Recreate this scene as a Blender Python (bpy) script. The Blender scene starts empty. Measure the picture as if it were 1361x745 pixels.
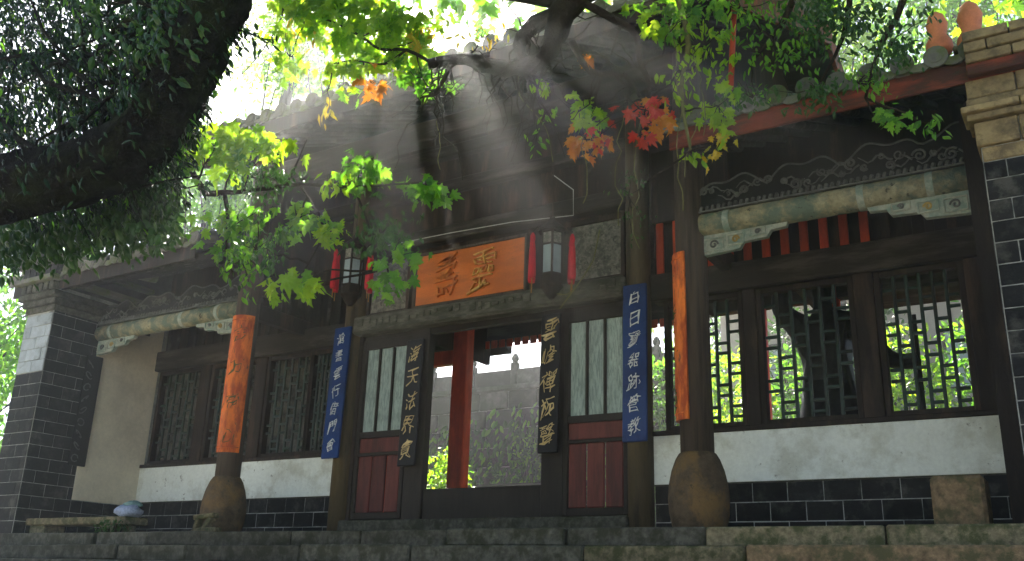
import bpy, math, random
import numpy as np
from mathutils import Vector, Matrix, Quaternion
R = math.radians
rng = random.Random(11)
scene = bpy.context.scene
col = scene.collection

# ---------------------------------------------------------------- camera
CAM = Vector((0.0, -9.0, -0.53))
FPX, PITCH, YAW, ROLL = 1250.0, R(18.38), R(32.35), R(1.82)
IW, IH = 1361, 745
_f = Vector((-math.sin(YAW)*math.cos(PITCH), math.cos(YAW)*math.cos(PITCH), math.sin(PITCH)))
_r0 = Vector((math.cos(YAW), math.sin(YAW), 0)); _u0 = _r0.cross(_f)
_r = _r0*math.cos(ROLL)+_u0*math.sin(ROLL); _u = -_r0*math.sin(ROLL)+_u0*math.cos(ROLL)
cd = bpy.data.cameras.new('camera'); cam = bpy.data.objects.new('camera', cd); col.objects.link(cam)
cam.matrix_world = Matrix(((_r.x, _u.x, -_f.x, CAM.x), (_r.y, _u.y, -_f.y, CAM.y), (_r.z, _u.z, -_f.z, CAM.z), (0, 0, 0, 1)))
cd.sensor_fit = 'HORIZONTAL'; cd.sensor_width = 36; cd.lens = 36*FPX/IW
cd.clip_start = 0.05; cd.clip_end = 800
scene.camera = cam
def ray(x, y): return _f + _r*((x-IW/2)/FPX) + _u*((IH/2-y)/FPX)
def at(x, y, Y):
    d = ray(x, y); return CAM + d*((Y-CAM.y)/d.y)
def mpp(P): return (P-CAM).dot(_f)/FPX       # metres per photo pixel at a point

# ---------------------------------------------------------------- light
SUN_EL, SUN_AZ = R(38.0), R(-41.0)            # azimuth from +Y, negative towards -X
sd = Vector((math.sin(SUN_AZ)*math.cos(SUN_EL), math.cos(SUN_AZ)*math.cos(SUN_EL), math.sin(SUN_EL)))
w = bpy.data.worlds.new('World'); scene.world = w; w.use_nodes = True
nt = w.node_tree; bg = nt.nodes['Background']
sky = nt.nodes.new('ShaderNodeTexSky'); sky.sky_type = 'NISHITA'; sky.sun_disc = False
sky.sun_elevation = SUN_EL; sky.sun_rotation = SUN_AZ
sky.altitude = 1800; sky.air_density = 1.0; sky.dust_density = 2.5; sky.ozone_density = .5
nt.links.new(sky.outputs[0], bg.inputs[0]); bg.inputs[1].default_value = 0.05
ld = bpy.data.lights.new('sun', 'SUN'); ld.energy = 5.0; ld.angle = R(0.5); ld.color = (1, .93, .80)
lo = bpy.data.objects.new('sun', ld); col.objects.link(lo)
lo.rotation_euler = (-sd).to_track_quat('-Z', 'Y').to_euler()
vs = scene.view_settings; vs.view_transform = 'Standard'; vs.look = 'None'; vs.exposure = 2.4; vs.gamma = 1
cy = scene.cycles
cy.max_bounces = 8; cy.diffuse_bounces = 4; cy.glossy_bounces = 3; cy.transmission_bounces = 5; cy.volume_bounces = 1
cy.transparent_max_bounces = 8; cy.sample_clamp_indirect = 4; cy.use_denoising = True; cy.caustics_reflective = False; cy.caustics_refractive = False

# ---------------------------------------------------------------- materials
def mat(name, c, rough=.7, var=.25, scale=6, bump=.15, stain=None, stain_amt=.45, stain_scale=2.0, rnd=.2, stretch=(1, 1, 1), spec=.14, metal=0.0, fine=60, specks=None, speck_amt=.3, speck_scale=18):
    m = bpy.data.materials.new(name); m.use_nodes = True
    n = m.node_tree.nodes; l = m.node_tree.links; b = n['Principled BSDF']
    tc = n.new('ShaderNodeTexCoord'); oi = n.new('ShaderNodeObjectInfo')
    ad = n.new('ShaderNodeVectorMath'); ad.operation = 'MULTIPLY_ADD'
    sc = n.new('ShaderNodeVectorMath'); sc.operation = 'SCALE'; sc.inputs[0].default_value = (37, 21, 53)
    l.new(oi.outputs['Random'], sc.inputs['Scale'])
    l.new(tc.outputs['Object'], ad.inputs[0]); ad.inputs[1].default_value = stretch; l.new(sc.outputs[0], ad.inputs[2])
    def noise(s, det=5, ro=.6):
        t = n.new('ShaderNodeTexNoise'); t.inputs['Scale'].default_value = s; t.inputs['Detail'].default_value = det; t.inputs['Roughness'].default_value = ro
        l.new(ad.outputs[0], t.inputs['Vector']); return t
    n1 = noise(scale); n2 = noise(fine, 3)
    r1 = n.new('ShaderNodeValToRGB'); e = r1.color_ramp.elements
    e[0].position = .3; e[1].position = .7
    e[0].color = (*[max(0, x*(1-var)) for x in c], 1); e[1].color = (*[min(1, x*(1+var)) for x in c], 1)
    l.new(n1.outputs[0], r1.inputs[0]); out = r1.outputs[0]
    if stain:
        n3 = noise(stain_scale, 7, .68); r3 = n.new('ShaderNodeValToRGB'); q = r3.color_ramp.elements
        q[0].position = .62-stain_amt*.35; q[1].position = q[0].position+.14
        l.new(n3.outputs[0], r3.inputs[0])
        mx = n.new('ShaderNodeMixRGB'); mx.inputs[2].default_value = (*stain, 1)
        l.new(r3.outputs[0], mx.inputs[0]); l.new(out, mx.inputs[1]); out = mx.outputs[0]
    if specks:
        n4 = noise(speck_scale, 8, .72); r4 = n.new('ShaderNodeValToRGB'); q = r4.color_ramp.elements
        q[0].position = .70-speck_amt*.25; q[1].position = q[0].position+.05
        l.new(n4.outputs[0], r4.inputs[0])
        mx = n.new('ShaderNodeMixRGB'); mx.inputs[2].default_value = (*specks, 1)
        l.new(r4.outputs[0], mx.inputs[0]); l.new(out, mx.inputs[1]); out = mx.outputs[0]
    if rnd:
        mr = n.new('ShaderNodeMapRange'); mr.inputs[3].default_value = 1-rnd; mr.inputs[4].default_value = 1+rnd
        l.new(oi.outputs['Random'], mr.inputs[0])
        mu = n.new('ShaderNodeVectorMath'); mu.operation = 'SCALE'
        l.new(out, mu.inputs[0]); l.new(mr.outputs[0], mu.inputs['Scale']); out = mu.outputs[0]
    fm = n.new('ShaderNodeMapRange'); fm.inputs[3].default_value = .82; fm.inputs[4].default_value = 1.15
    l.new(n2.outputs[0], fm.inputs[0]); mu2 = n.new('ShaderNodeVectorMath'); mu2.operation = 'SCALE'
    l.new(out, mu2.inputs[0]); l.new(fm.outputs[0], mu2.inputs['Scale']); out = mu2.outputs[0]
    l.new(out, b.inputs['Base Color'])
    rr = n.new('ShaderNodeMapRange'); rr.inputs[3].default_value = max(.05, rough-.15); rr.inputs[4].default_value = min(1, rough+.15)
    l.new(n1.outputs[0], rr.inputs[0]); l.new(rr.outputs[0], b.inputs['Roughness'])
    b.inputs['Specular IOR Level'].default_value = spec; b.inputs['Metallic'].default_value = metal
    if bump:
        ma = n.new('ShaderNodeMath'); ma.operation = 'ADD'; l.new(n1.outputs[0], ma.inputs[0]); l.new(n2.outputs[0], ma.inputs[1])
        bp = n.new('ShaderNodeBump'); bp.inputs['Strength'].default_value = bump; bp.inputs['Distance'].default_value = .02
        l.new(ma.outputs[0], bp.inputs['Height']); l.new(bp.outputs[0], b.inputs['Normal'])
    return m

def leaf_mat(name, cols, trans=.5, rough=.4, tint=1.25, spec=.3):
    m = bpy.data.materials.new(name); m.use_nodes = True
    n = m.node_tree.nodes; l = m.node_tree.links; b = n['Principled BSDF']
    g = n.new('ShaderNodeNewGeometry'); oi = n.new('ShaderNodeObjectInfo')
    ad = n.new('ShaderNodeMath'); ad.operation = 'ADD'; fr = n.new('ShaderNodeMath'); fr.operation = 'FRACT'
    l.new(g.outputs['Random Per Island'], ad.inputs[0]); l.new(oi.outputs['Random'], ad.inputs[1]); l.new(ad.outputs[0], fr.inputs[0])
    rp = n.new('ShaderNodeValToRGB'); e = rp.color_ramp.elements
    while len(e) < len(cols): e.new(.5)
    for i, c in enumerate(cols): e[i].position = i/(max(1, len(cols)-1)); e[i].color = (*c, 1)
    l.new(fr.outputs[0], rp.inputs[0]); l.new(rp.outputs[0], b.inputs['Base Color'])
    b.inputs['Roughness'].default_value = rough; b.inputs['Specular IOR Level'].default_value = spec
    t = n.new('ShaderNodeBsdfTranslucent'); sc = n.new('ShaderNodeVectorMath'); sc.operation = 'MULTIPLY'
    sc.inputs[1].default_value = (tint*1.1, tint*1.15, tint*.5)
    l.new(rp.outputs[0], sc.inputs[0]); l.new(sc.outputs[0], t.inputs['Color'])
    mx = n.new('ShaderNodeMixShader'); mx.inputs[0].default_value = trans
    l.new(b.outputs[0], mx.inputs[1]); l.new(t.outputs[0], mx.inputs[2]); l.new(mx.outputs[0], n['Material Output'].inputs[0])
    return m

M = {}
M['wood'] = mat('dark_wood', (.028, .021, .017), .65, .35, 5, .2, stretch=(3, 3, .5), stain=(.075, .05, .035), stain_amt=.3)
M['woodh'] = mat('dark_beam_wood', (.032, .027, .022), .7, .35, 5, .2, stretch=(.5, 3, 3), stain=(.09, .08, .07), stain_amt=.3)
M['weathered'] = mat('weathered_grey_beam', (.13, .125, .105), .85, .4, 14, .6, stain=(.07, .075, .055), stain_amt=.5, stain_scale=6, stretch=(.6, 2, 2))
M['column'] = mat('column_wood', (.085, .066, .052), .6, .5, 4, .5, stretch=(7, 7, .4), stain=(.10, .075, .05), stain_amt=.35)
M['olive_post'] = mat('olive_post', (.13, .10, .055), .6, .3, 4, .15, stretch=(3, 3, .4), stain=(.06, .05, .035), stain_amt=.4)
M['lattice'] = mat('lattice_paint', (.035, .055, .045), .45, .3, 8, .1, stain=(.02, .02, .018), stain_amt=.4)
M['red_wood'] = mat('red_lacquer', (.52, .075, .028), .4, .3, 5, .1, stretch=(2, 2, .5), stain=(.30, .045, .02), stain_amt=.3)
M['red_board'] = mat('red_fascia', (.22, .05, .027), .6, .4, 8, .3, stretch=(.5, 2, 2), stain=(.08, .035, .025), stain_amt=.55, stain_scale=3, specks=(.05, .045, .03), speck_amt=.4, speck_scale=9)
M['door_red'] = mat('oxblood_door', (.115, .032, .026), .5, .3, 6, .12, stretch=(3, 3, .5), stain=(.06, .02, .018), stain_amt=.4)
M['door_dark'] = mat('door_frame_black', (.028, .023, .018), .55, .3, 6, .12, stretch=(3, 3, .5))
M['brick'] = mat('slate_brick', (.015, .015, .015), .6, .35, 9, .3, rnd=.45, spec=.08, stain=(.06, .058, .05), stain_amt=.32, stain_scale=5)
M['brick_warm'] = mat('tan_brick', (.30, .23, .12), .75, .3, 9, .3, rnd=.25, stain=(.13, .10, .06), stain_amt=.4, stain_scale=5)
M['brick_pale'] = mat('pale_blue_grey_brick', (.42, .47, .52), .75, .15, 8, .2, rnd=.12, stain=(.25, .28, .3), stain_amt=.35, stain_scale=4)  # pale blue-grey bricks of the upper pier panel, also the upturned tile
M['mortar'] = mat('mortar', (.36, .36, .33), .9, .2, 20, .2, rnd=0, stain=(.14, .15, .14), stain_amt=.45, stain_scale=3)
M['mortar_dark'] = mat('dark_gable_render', (.10, .10, .10), .9, .3, 5, .3)
M['plaster'] = mat('white_plaster', (.82, .85, .79), .85, .05, 3, .1, rnd=.02, stain=(.62, .63, .55), stain_amt=.38, stain_scale=2.6, fine=25, specks=(.34, .33, .28), speck_amt=.32, speck_scale=9)
M['plaster_tan'] = mat('tan_plaster', (.76, .68, .53), .85, .08, 2, .1, rnd=.02, stain=(.64, .57, .44), stain_amt=.3, stain_scale=1.2, fine=25)
M['stone'] = mat('mossy_stone', (.21, .175, .105), .85, .5, 22, .6, rnd=.25, stain=(.075, .08, .035), stain_amt=.5, stain_scale=9, fine=150)
M['stone_red'] = mat('ochre_stone', (.22, .15, .085), .85, .5, 22, .6, rnd=.2, stain=(.10, .09, .045), stain_amt=.45, stain_scale=8, fine=150)
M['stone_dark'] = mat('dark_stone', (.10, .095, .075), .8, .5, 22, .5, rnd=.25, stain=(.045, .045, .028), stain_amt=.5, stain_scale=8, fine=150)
M['drum'] = mat('column_drum_stone', (.11, .078, .048), .8, .45, 10, .6, rnd=.2, stain=(.22, .13, .05), stain_amt=.36, stain_scale=3.0, specks=(.05, .045, .03), speck_amt=.35, speck_scale=7)  # ochre stain colour stands in for the orange sunlit patch on the drum
M['grey_stone'] = mat('courtyard_stone', (.095, .09, .08), .85, .5, 6, .5, rnd=.4, stain=(.045, .055, .03), stain_amt=.62, stain_scale=2.5)
M['tile'] = mat('grey_roof_tile', (.16, .155, .14), .75, .35, 8, .4, rnd=.3, stain=(.10, .12, .05), stain_amt=.5, stain_scale=4)
M['beam_paint'] = mat('painted_beam', (.36, .33, .21), .75, .35, 16, .5, rnd=.1, stain=(.15, .20, .16), stain_amt=.55, stain_scale=5, specks=(.08, .08, .06), speck_amt=.42, speck_scale=9)
M['bracket'] = mat('carved_bracket_paint', (.38, .40, .33), .65, .3, 14, .3, rnd=.1, stain=(.22, .30, .25), stain_amt=.5, stain_scale=6)
M['gilt_bracket'] = mat('ochre_bracket_paint', (.42, .30, .10), .6, .3, 14, .3)
M['crest'] = mat('black_carving', (.012, .013, .013), .5, .3, 10, .2, spec=.3)
M['crest_edge'] = mat('grey_carving', (.10, .105, .10), .5, .4, 12, .3)
M['blue'] = mat('blue_sign_board', (.020, .055, .20), .55, .2, 4, .08, rnd=.05, stain=(.012, .032, .12), stain_amt=.45, specks=(.07, .09, .13), speck_amt=.3, speck_scale=20)
M['white_ink'] = mat('white_lettering', (.75, .77, .78), .7, .1, 10, 0, rnd=0)
M['black_board'] = mat('black_lacquer', (.014, .013, .013), .4, .3, 5, .08, rnd=.05)
M['gold'] = mat('gold_leaf', (.62, .47, .22), .42, .25, 20, .1, rnd=0, metal=.35)
M['gold_dull'] = mat('dull_gold', (.42, .20, .045), .45, .25, 20, .15, rnd=0, metal=.3)
M['gold_mid'] = mat('worn_gold', (.80, .45, .12), .4, .4, 9, .15, rnd=0, metal=0, stain=(.62, .22, .05), stain_amt=.5, stain_scale=5)
M['gold_mid2'] = mat('faded_gold', (.66, .21, .05), .45, .3, 9, .15, rnd=0, metal=0, stain=(.5, .15, .035), stain_amt=.5, stain_scale=5)
M['orange'] = mat('orange_lacquer', (.80, .20, .035), .5, .25, 3, .12, rnd=.05, stretch=(2, 2, .6), stain=(.42, .075, .02), stain_amt=.55, stain_scale=4, specks=(.16, .07, .03), speck_amt=.38, speck_scale=10)
M['plaque'] = mat('plaque_orange', (.62, .17, .035), .5, .2, 3, .1, rnd=.05, stretch=(.6, 2, 2), stain=(.50, .14, .035), stain_amt=.45, specks=(.26, .10, .04), speck_amt=.3, speck_scale=12)
M['green_ink'] = mat('green_lettering', (.07, .09, .03), .7, .2, 10, 0, rnd=0)
M['carved_panel'] = mat('grey_relief_panel', (.27, .26, .22), .8, .35, 22, .9, rnd=.1, stain=(.12, .12, .105), stain_amt=.5, stain_scale=14)
M['pane'] = mat('rice_paper_glass', (.34, .42, .39), .35, .2, 5, .05, rnd=.12, stretch=(4, 4, .7), stain=(.20, .26, .235), stain_amt=.5, stain_scale=11)
M['lantern_glass'] = mat('lantern_pane', (.30, .37, .41), .3, .2, 5, .05, rnd=.1)
M['tassel'] = mat('red_tassel', (.62, .02, .035), .75, .3, 30, .3, rnd=.1, stretch=(6, 6, .3))
M['cable'] = mat('pale_cable', (.5, .5, .48), .6, .1, 10, 0)
M['bark'] = mat('dark_bark', (.010, .008, .0065), .95, .6, 14, 1.0, stretch=(1, 1, 1), spec=.05, stain=(.018, .022, .008), stain_amt=.4, stain_scale=5)
M['bark2'] = mat('brown_bark', (.026, .019, .013), .9, .5, 9, .8, rnd=.1)
M['moss'] = mat('mossy_twig', (.15, .15, .055), .9, .4, 12, .4)
M['sack'] = mat('blue_white_cloth', (.36, .42, .58), .8, .3, 40, .3)
M['sack2'] = mat('teal_cloth', (.18, .28, .27), .8, .3, 20, .3)
M['salmon'] = mat('salmon_pottery', (.70, .24, .11), .5, .2, 6, .15)
M['statue'] = mat('dark_statue_paint', (.030, .034, .034), .5, .4, 6, .2)
M['house_wall'] = mat('pale_house_wall', (.36, .33, .30), .85, .1, 3, .1)
M['orange_tile'] = mat('orange_house_tile', (.55, .20, .06), .7, .25, 8, .2)
M['bounce_paving'] = mat('pale_bounce_paving', (.46, .40, .28), .9, .2, 1.5, .3, stain=(.34, .32, .22), stain_amt=.4, stain_scale=.7)  # pale warm surface for the added bounce area before the steps
M['soil'] = mat('soil', (.10, .09, .05), .95, .4, 2, .5, stain=(.06, .09, .03), stain_amt=.5, stain_scale=.6)
M['paving'] = mat('paving', (.15, .14, .11), .85, .35, 3, .4, stain=(.08, .09, .05), stain_amt=.4, stain_scale=1)
LM = {
 'lime': leaf_mat('lime_leaf', [(.16, .30, .02), (.28, .42, .02), (.10, .24, .02), (.34, .46, .04)], .6, .4, 1.6),
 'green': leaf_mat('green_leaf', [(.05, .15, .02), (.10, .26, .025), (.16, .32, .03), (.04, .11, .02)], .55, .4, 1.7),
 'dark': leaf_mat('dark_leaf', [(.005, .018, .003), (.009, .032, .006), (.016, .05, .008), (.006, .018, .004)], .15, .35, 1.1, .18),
 'dkgreen': leaf_mat('evergreen_leaf', [(.02, .06, .012), (.03, .09, .018), (.05, .11, .02)], .3, .35),
 'yellow': leaf_mat('yellow_leaf', [(.55, .36, .02), (.60, .42, .04), (.42, .38, .03)], .5, .4, 1.1),
 'orange': leaf_mat('orange_leaf', [(.52, .15, .015), (.60, .24, .02), (.40, .10, .015)], .5, .4, 1.2),
 'red': leaf_mat('red_leaf', [(.48, .035, .03), (.55, .07, .04), (.36, .03, .03)], .55, .4, 1.6),
}

# ---------------------------------------------------------------- mesh helpers
class MB:
    def __init__(s): s.v = []; s.f = []; s.mi = []
    def add(s, vs, fs, mi=0):
        o = len(s.v); s.v += [tuple(p) for p in vs]; s.f += [tuple(i+o for i in f) for f in fs]; s.mi += [mi]*len(fs); return s
    def box(s, c, d, b=0.0, rot=None, mi=0):
        hx, hy, hz = d[0]/2, d[1]/2, d[2]/2
        if b <= 0:
            vs = [Vector((x, y, z)) for x in (-hx, hx) for y in (-hy, hy) for z in (-hz, hz)]
            fs = [(0, 1, 3, 2), (4, 6, 7, 5), (0, 4, 5, 1), (2, 3, 7, 6), (0, 2, 6, 4), (1, 5, 7, 3)]
        else:
            b = min(b, hx*.9, hy*.9, hz*.9); vs = []; idx = {}
            for sx in (-1, 1):
                for sy in (-1, 1):
                    for sz in (-1, 1):
                        for a in range(3):
                            p = [sx*(hx-b), sy*(hy-b), sz*(hz-b)]; p[a] += (sx, sy, sz)[a]*b
                            idx[(sx, sy, sz, a)] = len(vs); vs.append(Vector(p))
            fs = []
            def fix(f):
                c0 = sum((vs[i] for i in f), Vector())/len(f); nn = (vs[f[1]]-vs[f[0]]).cross(vs[f[2]]-vs[f[0]])
                fs.append(tuple(f) if nn.dot(c0) > 0 else tuple(reversed(f)))
            for a in range(3):
                o1, o2 = [k for k in range(3) if k != a]
                for sg in (-1, 1):
                    q = []
                    for s1, s2 in ((-1, -1), (1, -1), (1, 1), (-1, 1)):
                        t = [0, 0, 0]; t[a] = sg; t[o1] = s1; t[o2] = s2; q.append(idx[(*t, a)])
                    fix(q)
                for s1 in (-1, 1):
                    for s2 in (-1, 1):
                        q = []
                        for sa, ax in ((-1, o1), (1, o1), (1, o2), (-1, o2)):
                            t = [0, 0, 0]; t[a] = sa; t[o1] = s1; t[o2] = s2; q.append(idx[(*t, ax)])
                        fix(q)
            for sx in (-1, 1):
                for sy in (-1, 1):
                    for sz in (-1, 1): fix([idx[(sx, sy, sz, a)] for a in range(3)])
        if rot is not None: vs = [rot @ p for p in vs]
        c = Vector(c); return s.add([p+c for p in vs], fs, mi)
    def bx(s, x0, x1, y0, y1, z0, z1, b=0.0, mi=0):
        return s.box(((x0+x1)/2, (y0+y1)/2, (z0+z1)/2), (abs(x1-x0), abs(y1-y0), abs(z1-z0)), b, None, mi)
    def tube(s, pts, rad, n=8, cap=True, mi=0):
        pts = [Vector(p) for p in pts]
        if not hasattr(rad, '__len__'): rad = [rad]*len(pts)
        vs = []; prev = None
        for i, p in enumerate(pts):
            t = (pts[min(i+1, len(pts)-1)]-pts[max(i-1, 0)])
            t = t.normalized() if t.length > 1e-9 else Vector((0, 0, 1))
            if prev is None:
                a = t.orthogonal().normalized()
            else:
                a = prev - t*prev.dot(t); a = a.normalized() if a.length > 1e-6 else t.orthogonal().normalized()
            prev = a; bn = t.cross(a)
            for k in range(n):
                q = 2*math.pi*k/n; vs.append(p+(a*math.cos(q)+bn*math.sin(q))*rad[i])
        fs = []
        for i in range(len(pts)-1):
            for k in range(n):
                fs.append((i*n+k, i*n+(k+1) % n, (i+1)*n+(k+1) % n, (i+1)*n+k))
        if cap: fs.append(tuple(reversed(range(n)))); fs.append(tuple(range((len(pts)-1)*n, len(pts)*n)))
        return s.add(vs, fs, mi)
    def lathe(s, prof, c, n=20, mi=0):
        c = Vector(c); vs = []
        for r_, z in prof:
            for k in range(n):
                q = 2*math.pi*k/n; vs.append(c+Vector((r_*math.cos(q), r_*math.sin(q), z)))
        fs = [(i*n+k, i*n+(k+1) % n, (i+1)*n+(k+1) % n, (i+1)*n+k) for i in range(len(prof)-1) for k in range(n)]
        fs.append(tuple(reversed(range(n)))); fs.append(tuple(range((len(prof)-1)*n, len(prof)*n)))
        return s.add(vs, fs, mi)
    def prism(s, poly, y0, y1, mi=0):           # outline in X,Z extruded along Y
        n = len(poly); vs = [(x, y0, z) for x, z in poly]+[(x, y1, z) for x, z in poly]
        fs = [tuple(range(n)), tuple(reversed(range(n, 2*n)))]+[(i, i+n, (i+1) % n+n, (i+1) % n) for i in range(n)]
        return s.add(vs, fs, mi)
    def mesh(s, name, mats, smooth=False):
        me = bpy.data.meshes.new(name); me.from_pydata(s.v, [], s.f)
        for m in (mats if isinstance(mats, (list, tuple)) else [mats]): me.materials.append(m)
        me.polygons.foreach_set('material_index', s.mi)
        if smooth: me.polygons.foreach_set('use_smooth', [True]*len(s.f))
        me.update(); return me
    def build(s, name, mats, parent=None, loc=None, smooth=False):
        return obj(name, s.mesh(name, mats, smooth), parent, loc)
def obj(name, me, parent=None, loc=None, rot=None):
    o = bpy.data.objects.new(name, me); col.objects.link(o)
    if parent is not None: o.parent = parent
    if loc is not None: o.location = loc
    if rot is not None: o.rotation_euler = rot
    return o
def smooth_by_angle(me, deg=40):
    me.polygons.foreach_set('use_smooth', [True]*len(me.polygons))
    try: me.set_sharp_from_angle(angle=R(deg))
    except Exception: pass
def tag(o, label=None, cat=None, group=None, kind=None):
    if label: o['label'] = label
    if cat: o['category'] = cat
    if group: o['group'] = group
    if kind: o['kind'] = kind
    return o
def thing(name, label, cat, group=None, loc=(0, 0, 0)):
    return tag(obj(name, None, None, loc), label, cat, group)
_boxes = {}
def piece(name, c, d, m, parent, b=.006, rot=None):   # a bevelled block that shares its mesh with equal ones
    k = (name, tuple(round(x, 3) for x in d), m.name, b)
    if k not in _boxes: _boxes[k] = MB().box((0, 0, 0), d, b).mesh(name, m)
    return obj(name, _boxes[k], parent, c, rot)

# ---------------------------------------------------------------- glyphs
_gl = {}
def glyph(ch, m, ext=.006, seed=0, warp=1.0):
    k = (ch, m.name, seed)
    if k in _gl: return _gl[k]
    cu = bpy.data.curves.new('glyph', 'FONT'); cu.body = ch; cu.size = 1; cu.extrude = ext; cu.resolution_u = 2; cu.offset = -.011
    o = bpy.data.objects.new('glyph', cu); col.objects.link(o)
    dg = bpy.context.evaluated_depsgraph_get(); dg.update()
    me = bpy.data.meshes.new_from_object(o.evaluated_get(dg))
    bpy.data.objects.remove(o)
    n = len(me.vertices); a = np.zeros(n*3); me.vertices.foreach_get('co', a); a = a.reshape(-1, 3)
    if n:
        a[:, 0] -= (a[:, 0].min()+a[:, 0].max())/2; a[:, 1] -= (a[:, 1].min()+a[:, 1].max())/2
        s = max(np.ptp(a[:, 0]), np.ptp(a[:, 1])); a[:, :2] /= s
        rs = np.random.RandomState(seed+ord(ch)); p = rs.rand(8)*6.28
        x, y = a[:, 0].copy(), a[:, 1].copy()      # brush-like: bent, sheared strokes
        a[:, 0] = x*.80+warp*(.07*np.sin(6*y+p[0])+.04*np.sin(13*y+5*x+p[1])+.3*(p[4]/6.28-.4)*y*x)+.12*y*warp
        a[:, 1] = y*1.05+warp*(.06*np.sin(6*x+p[2])+.04*np.sin(11*x-6*y+p[3])+.18*x)
    me.vertices.foreach_set('co', a.ravel()); me.materials.clear(); me.materials.append(m); me.update()
    _gl[k] = me; return me
def letters(text, parent, x, y, z0, z1, size, m, seed=0, jit=.0):
    n = len(text); dz = (z0-z1)/n
    for i, ch in enumerate(text):
        o = obj('character', glyph(ch, m, seed=seed+i), parent, (x+rng.uniform(-jit, jit), y, z0-dz*(i+.5)), (R(90), 0, 0))
        k = size*rng.uniform(.9, 1.08); o.scale = (k, k, .7)

# ================================================================ THE SETTING
ground = tag(MB().bx(-90, 90, -60, 110, -2.6, -2.13).build('ground', M['soil']), kind='structure')
fc = tag(MB().bx(-60, 60, -59, -5.6, -2.2, -2.10).build('bounce_forecourt', M['bounce_paving']), kind='structure')  # unseen pale paving added to bounce warm sunlight onto the facade
terr = MB(); terr.bx(-60, 60, -1.45, 100, -2.3, -.02)
terrace = tag(terr.build('terrace', M['stone_dark']), kind='structure')
# porch paving slabs and the kerb stones of the terrace edge
x = -15.0
while x < 5:
    wd = rng.uniform(.9, 1.5)
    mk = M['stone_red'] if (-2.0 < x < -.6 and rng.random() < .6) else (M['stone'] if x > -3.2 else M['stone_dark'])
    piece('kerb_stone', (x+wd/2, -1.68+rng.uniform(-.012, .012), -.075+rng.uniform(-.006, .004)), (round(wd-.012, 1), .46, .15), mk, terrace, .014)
    x += round(wd-.012, 1)+.012
steps = MB(); nst = 12; RH, TR = .172, .33
for i in range(nst):
    y0 = -1.9-i*TR
    steps.bx(-15, 5, y0-TR+.02+.3, -1.44, -2.2, -.15-i*RH-.07)
steps_o = tag(steps.build('stone_steps', M['stone_dark']), kind='structure')
for i in range(nst):
    x = -15.0+rng.uniform(0, .6); zt = -.15-i*RH
    while x < 5:
        wd = round(rng.uniform(.9, 1.9), 1)
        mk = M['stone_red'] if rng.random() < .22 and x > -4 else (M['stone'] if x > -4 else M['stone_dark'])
        if i < 4:
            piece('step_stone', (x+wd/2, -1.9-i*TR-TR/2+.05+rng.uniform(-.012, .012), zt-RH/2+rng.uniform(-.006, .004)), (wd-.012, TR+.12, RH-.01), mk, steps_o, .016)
        x += wd
    if i >= 4: steps_o2 = MB().bx(-15, 5, -1.9-i*TR-TR, -1.9-i*TR, zt-RH, zt-.002).build('step', M['stone'], steps_o)
court = tag(MB().bx(-60, 60, 5.2, 100, -.5, .0).build('courtyard', M['paving']), kind='structure')

# ================================================================ THE GATE BUILDING
CX = -6.06
gate = thing('temple_gate', 'dark timber temple gate with raised centre roof, lattice windows and whitewashed sill walls', 'building', loc=(CX, 0, 0))
gate_inv = Vector((-CX, 0, 0))
class G:   # children of the gate are built in world coordinates and shifted by the parent's place
    pass
def gp(o, parent=None):
    o.parent = parent or gate
    if parent is None: o.location = Vector(o.location)+gate_inv
    return o
XL, XR = -12.07, -.62            # inner faces of the gable walls
PL, PR = -8.10, -4.05            # door posts
CL, CR = -9.06, -3.06            # porch columns, at Y=-1
YC = -1.0
gp(MB().bx(XL-.6, XR+.6, -1.46, 5.2, -.03, 0).build('floor', M['stone_dark']))
# ---- sill walls: brick below, white plaster above
def sill_wall(x0, x1):
    wl = gp(MB().bx(x0, x1, .012, .30, 0, .545).build('sill_wall', M['mortar']))
    rows = 3; h = .545/rows
    for r_ in range(rows):
        x = x0+(-.17 if r_ % 2 else 0)
        while x < x1-.03:
            a, b_ = max(x, x0), min(x+.335, x1)
            if b_-a > .04:
                piece('brick', ((a+b_)/2, .048+rng.uniform(-.003, .003), h*(r_+.5)), (round(b_-a-.006, 3), .08, round(h-.008, 3)), M['brick'], wl, .004)
            x += .335
    for k in wl.children: k.location = Vector(k.location)
    pl = MB().bx(x0, x1, -.012, .29, .555, 1.045, .004).build('plaster_band', M['plaster'], wl)
    ld_ = MB().bx(x0, x1, .0, .29, .541, .559).build('ledge', M['stone_dark'], wl)
    return wl
sill_wall(PR+.14, XR); sill_wall(XL, PL-.14)
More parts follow.
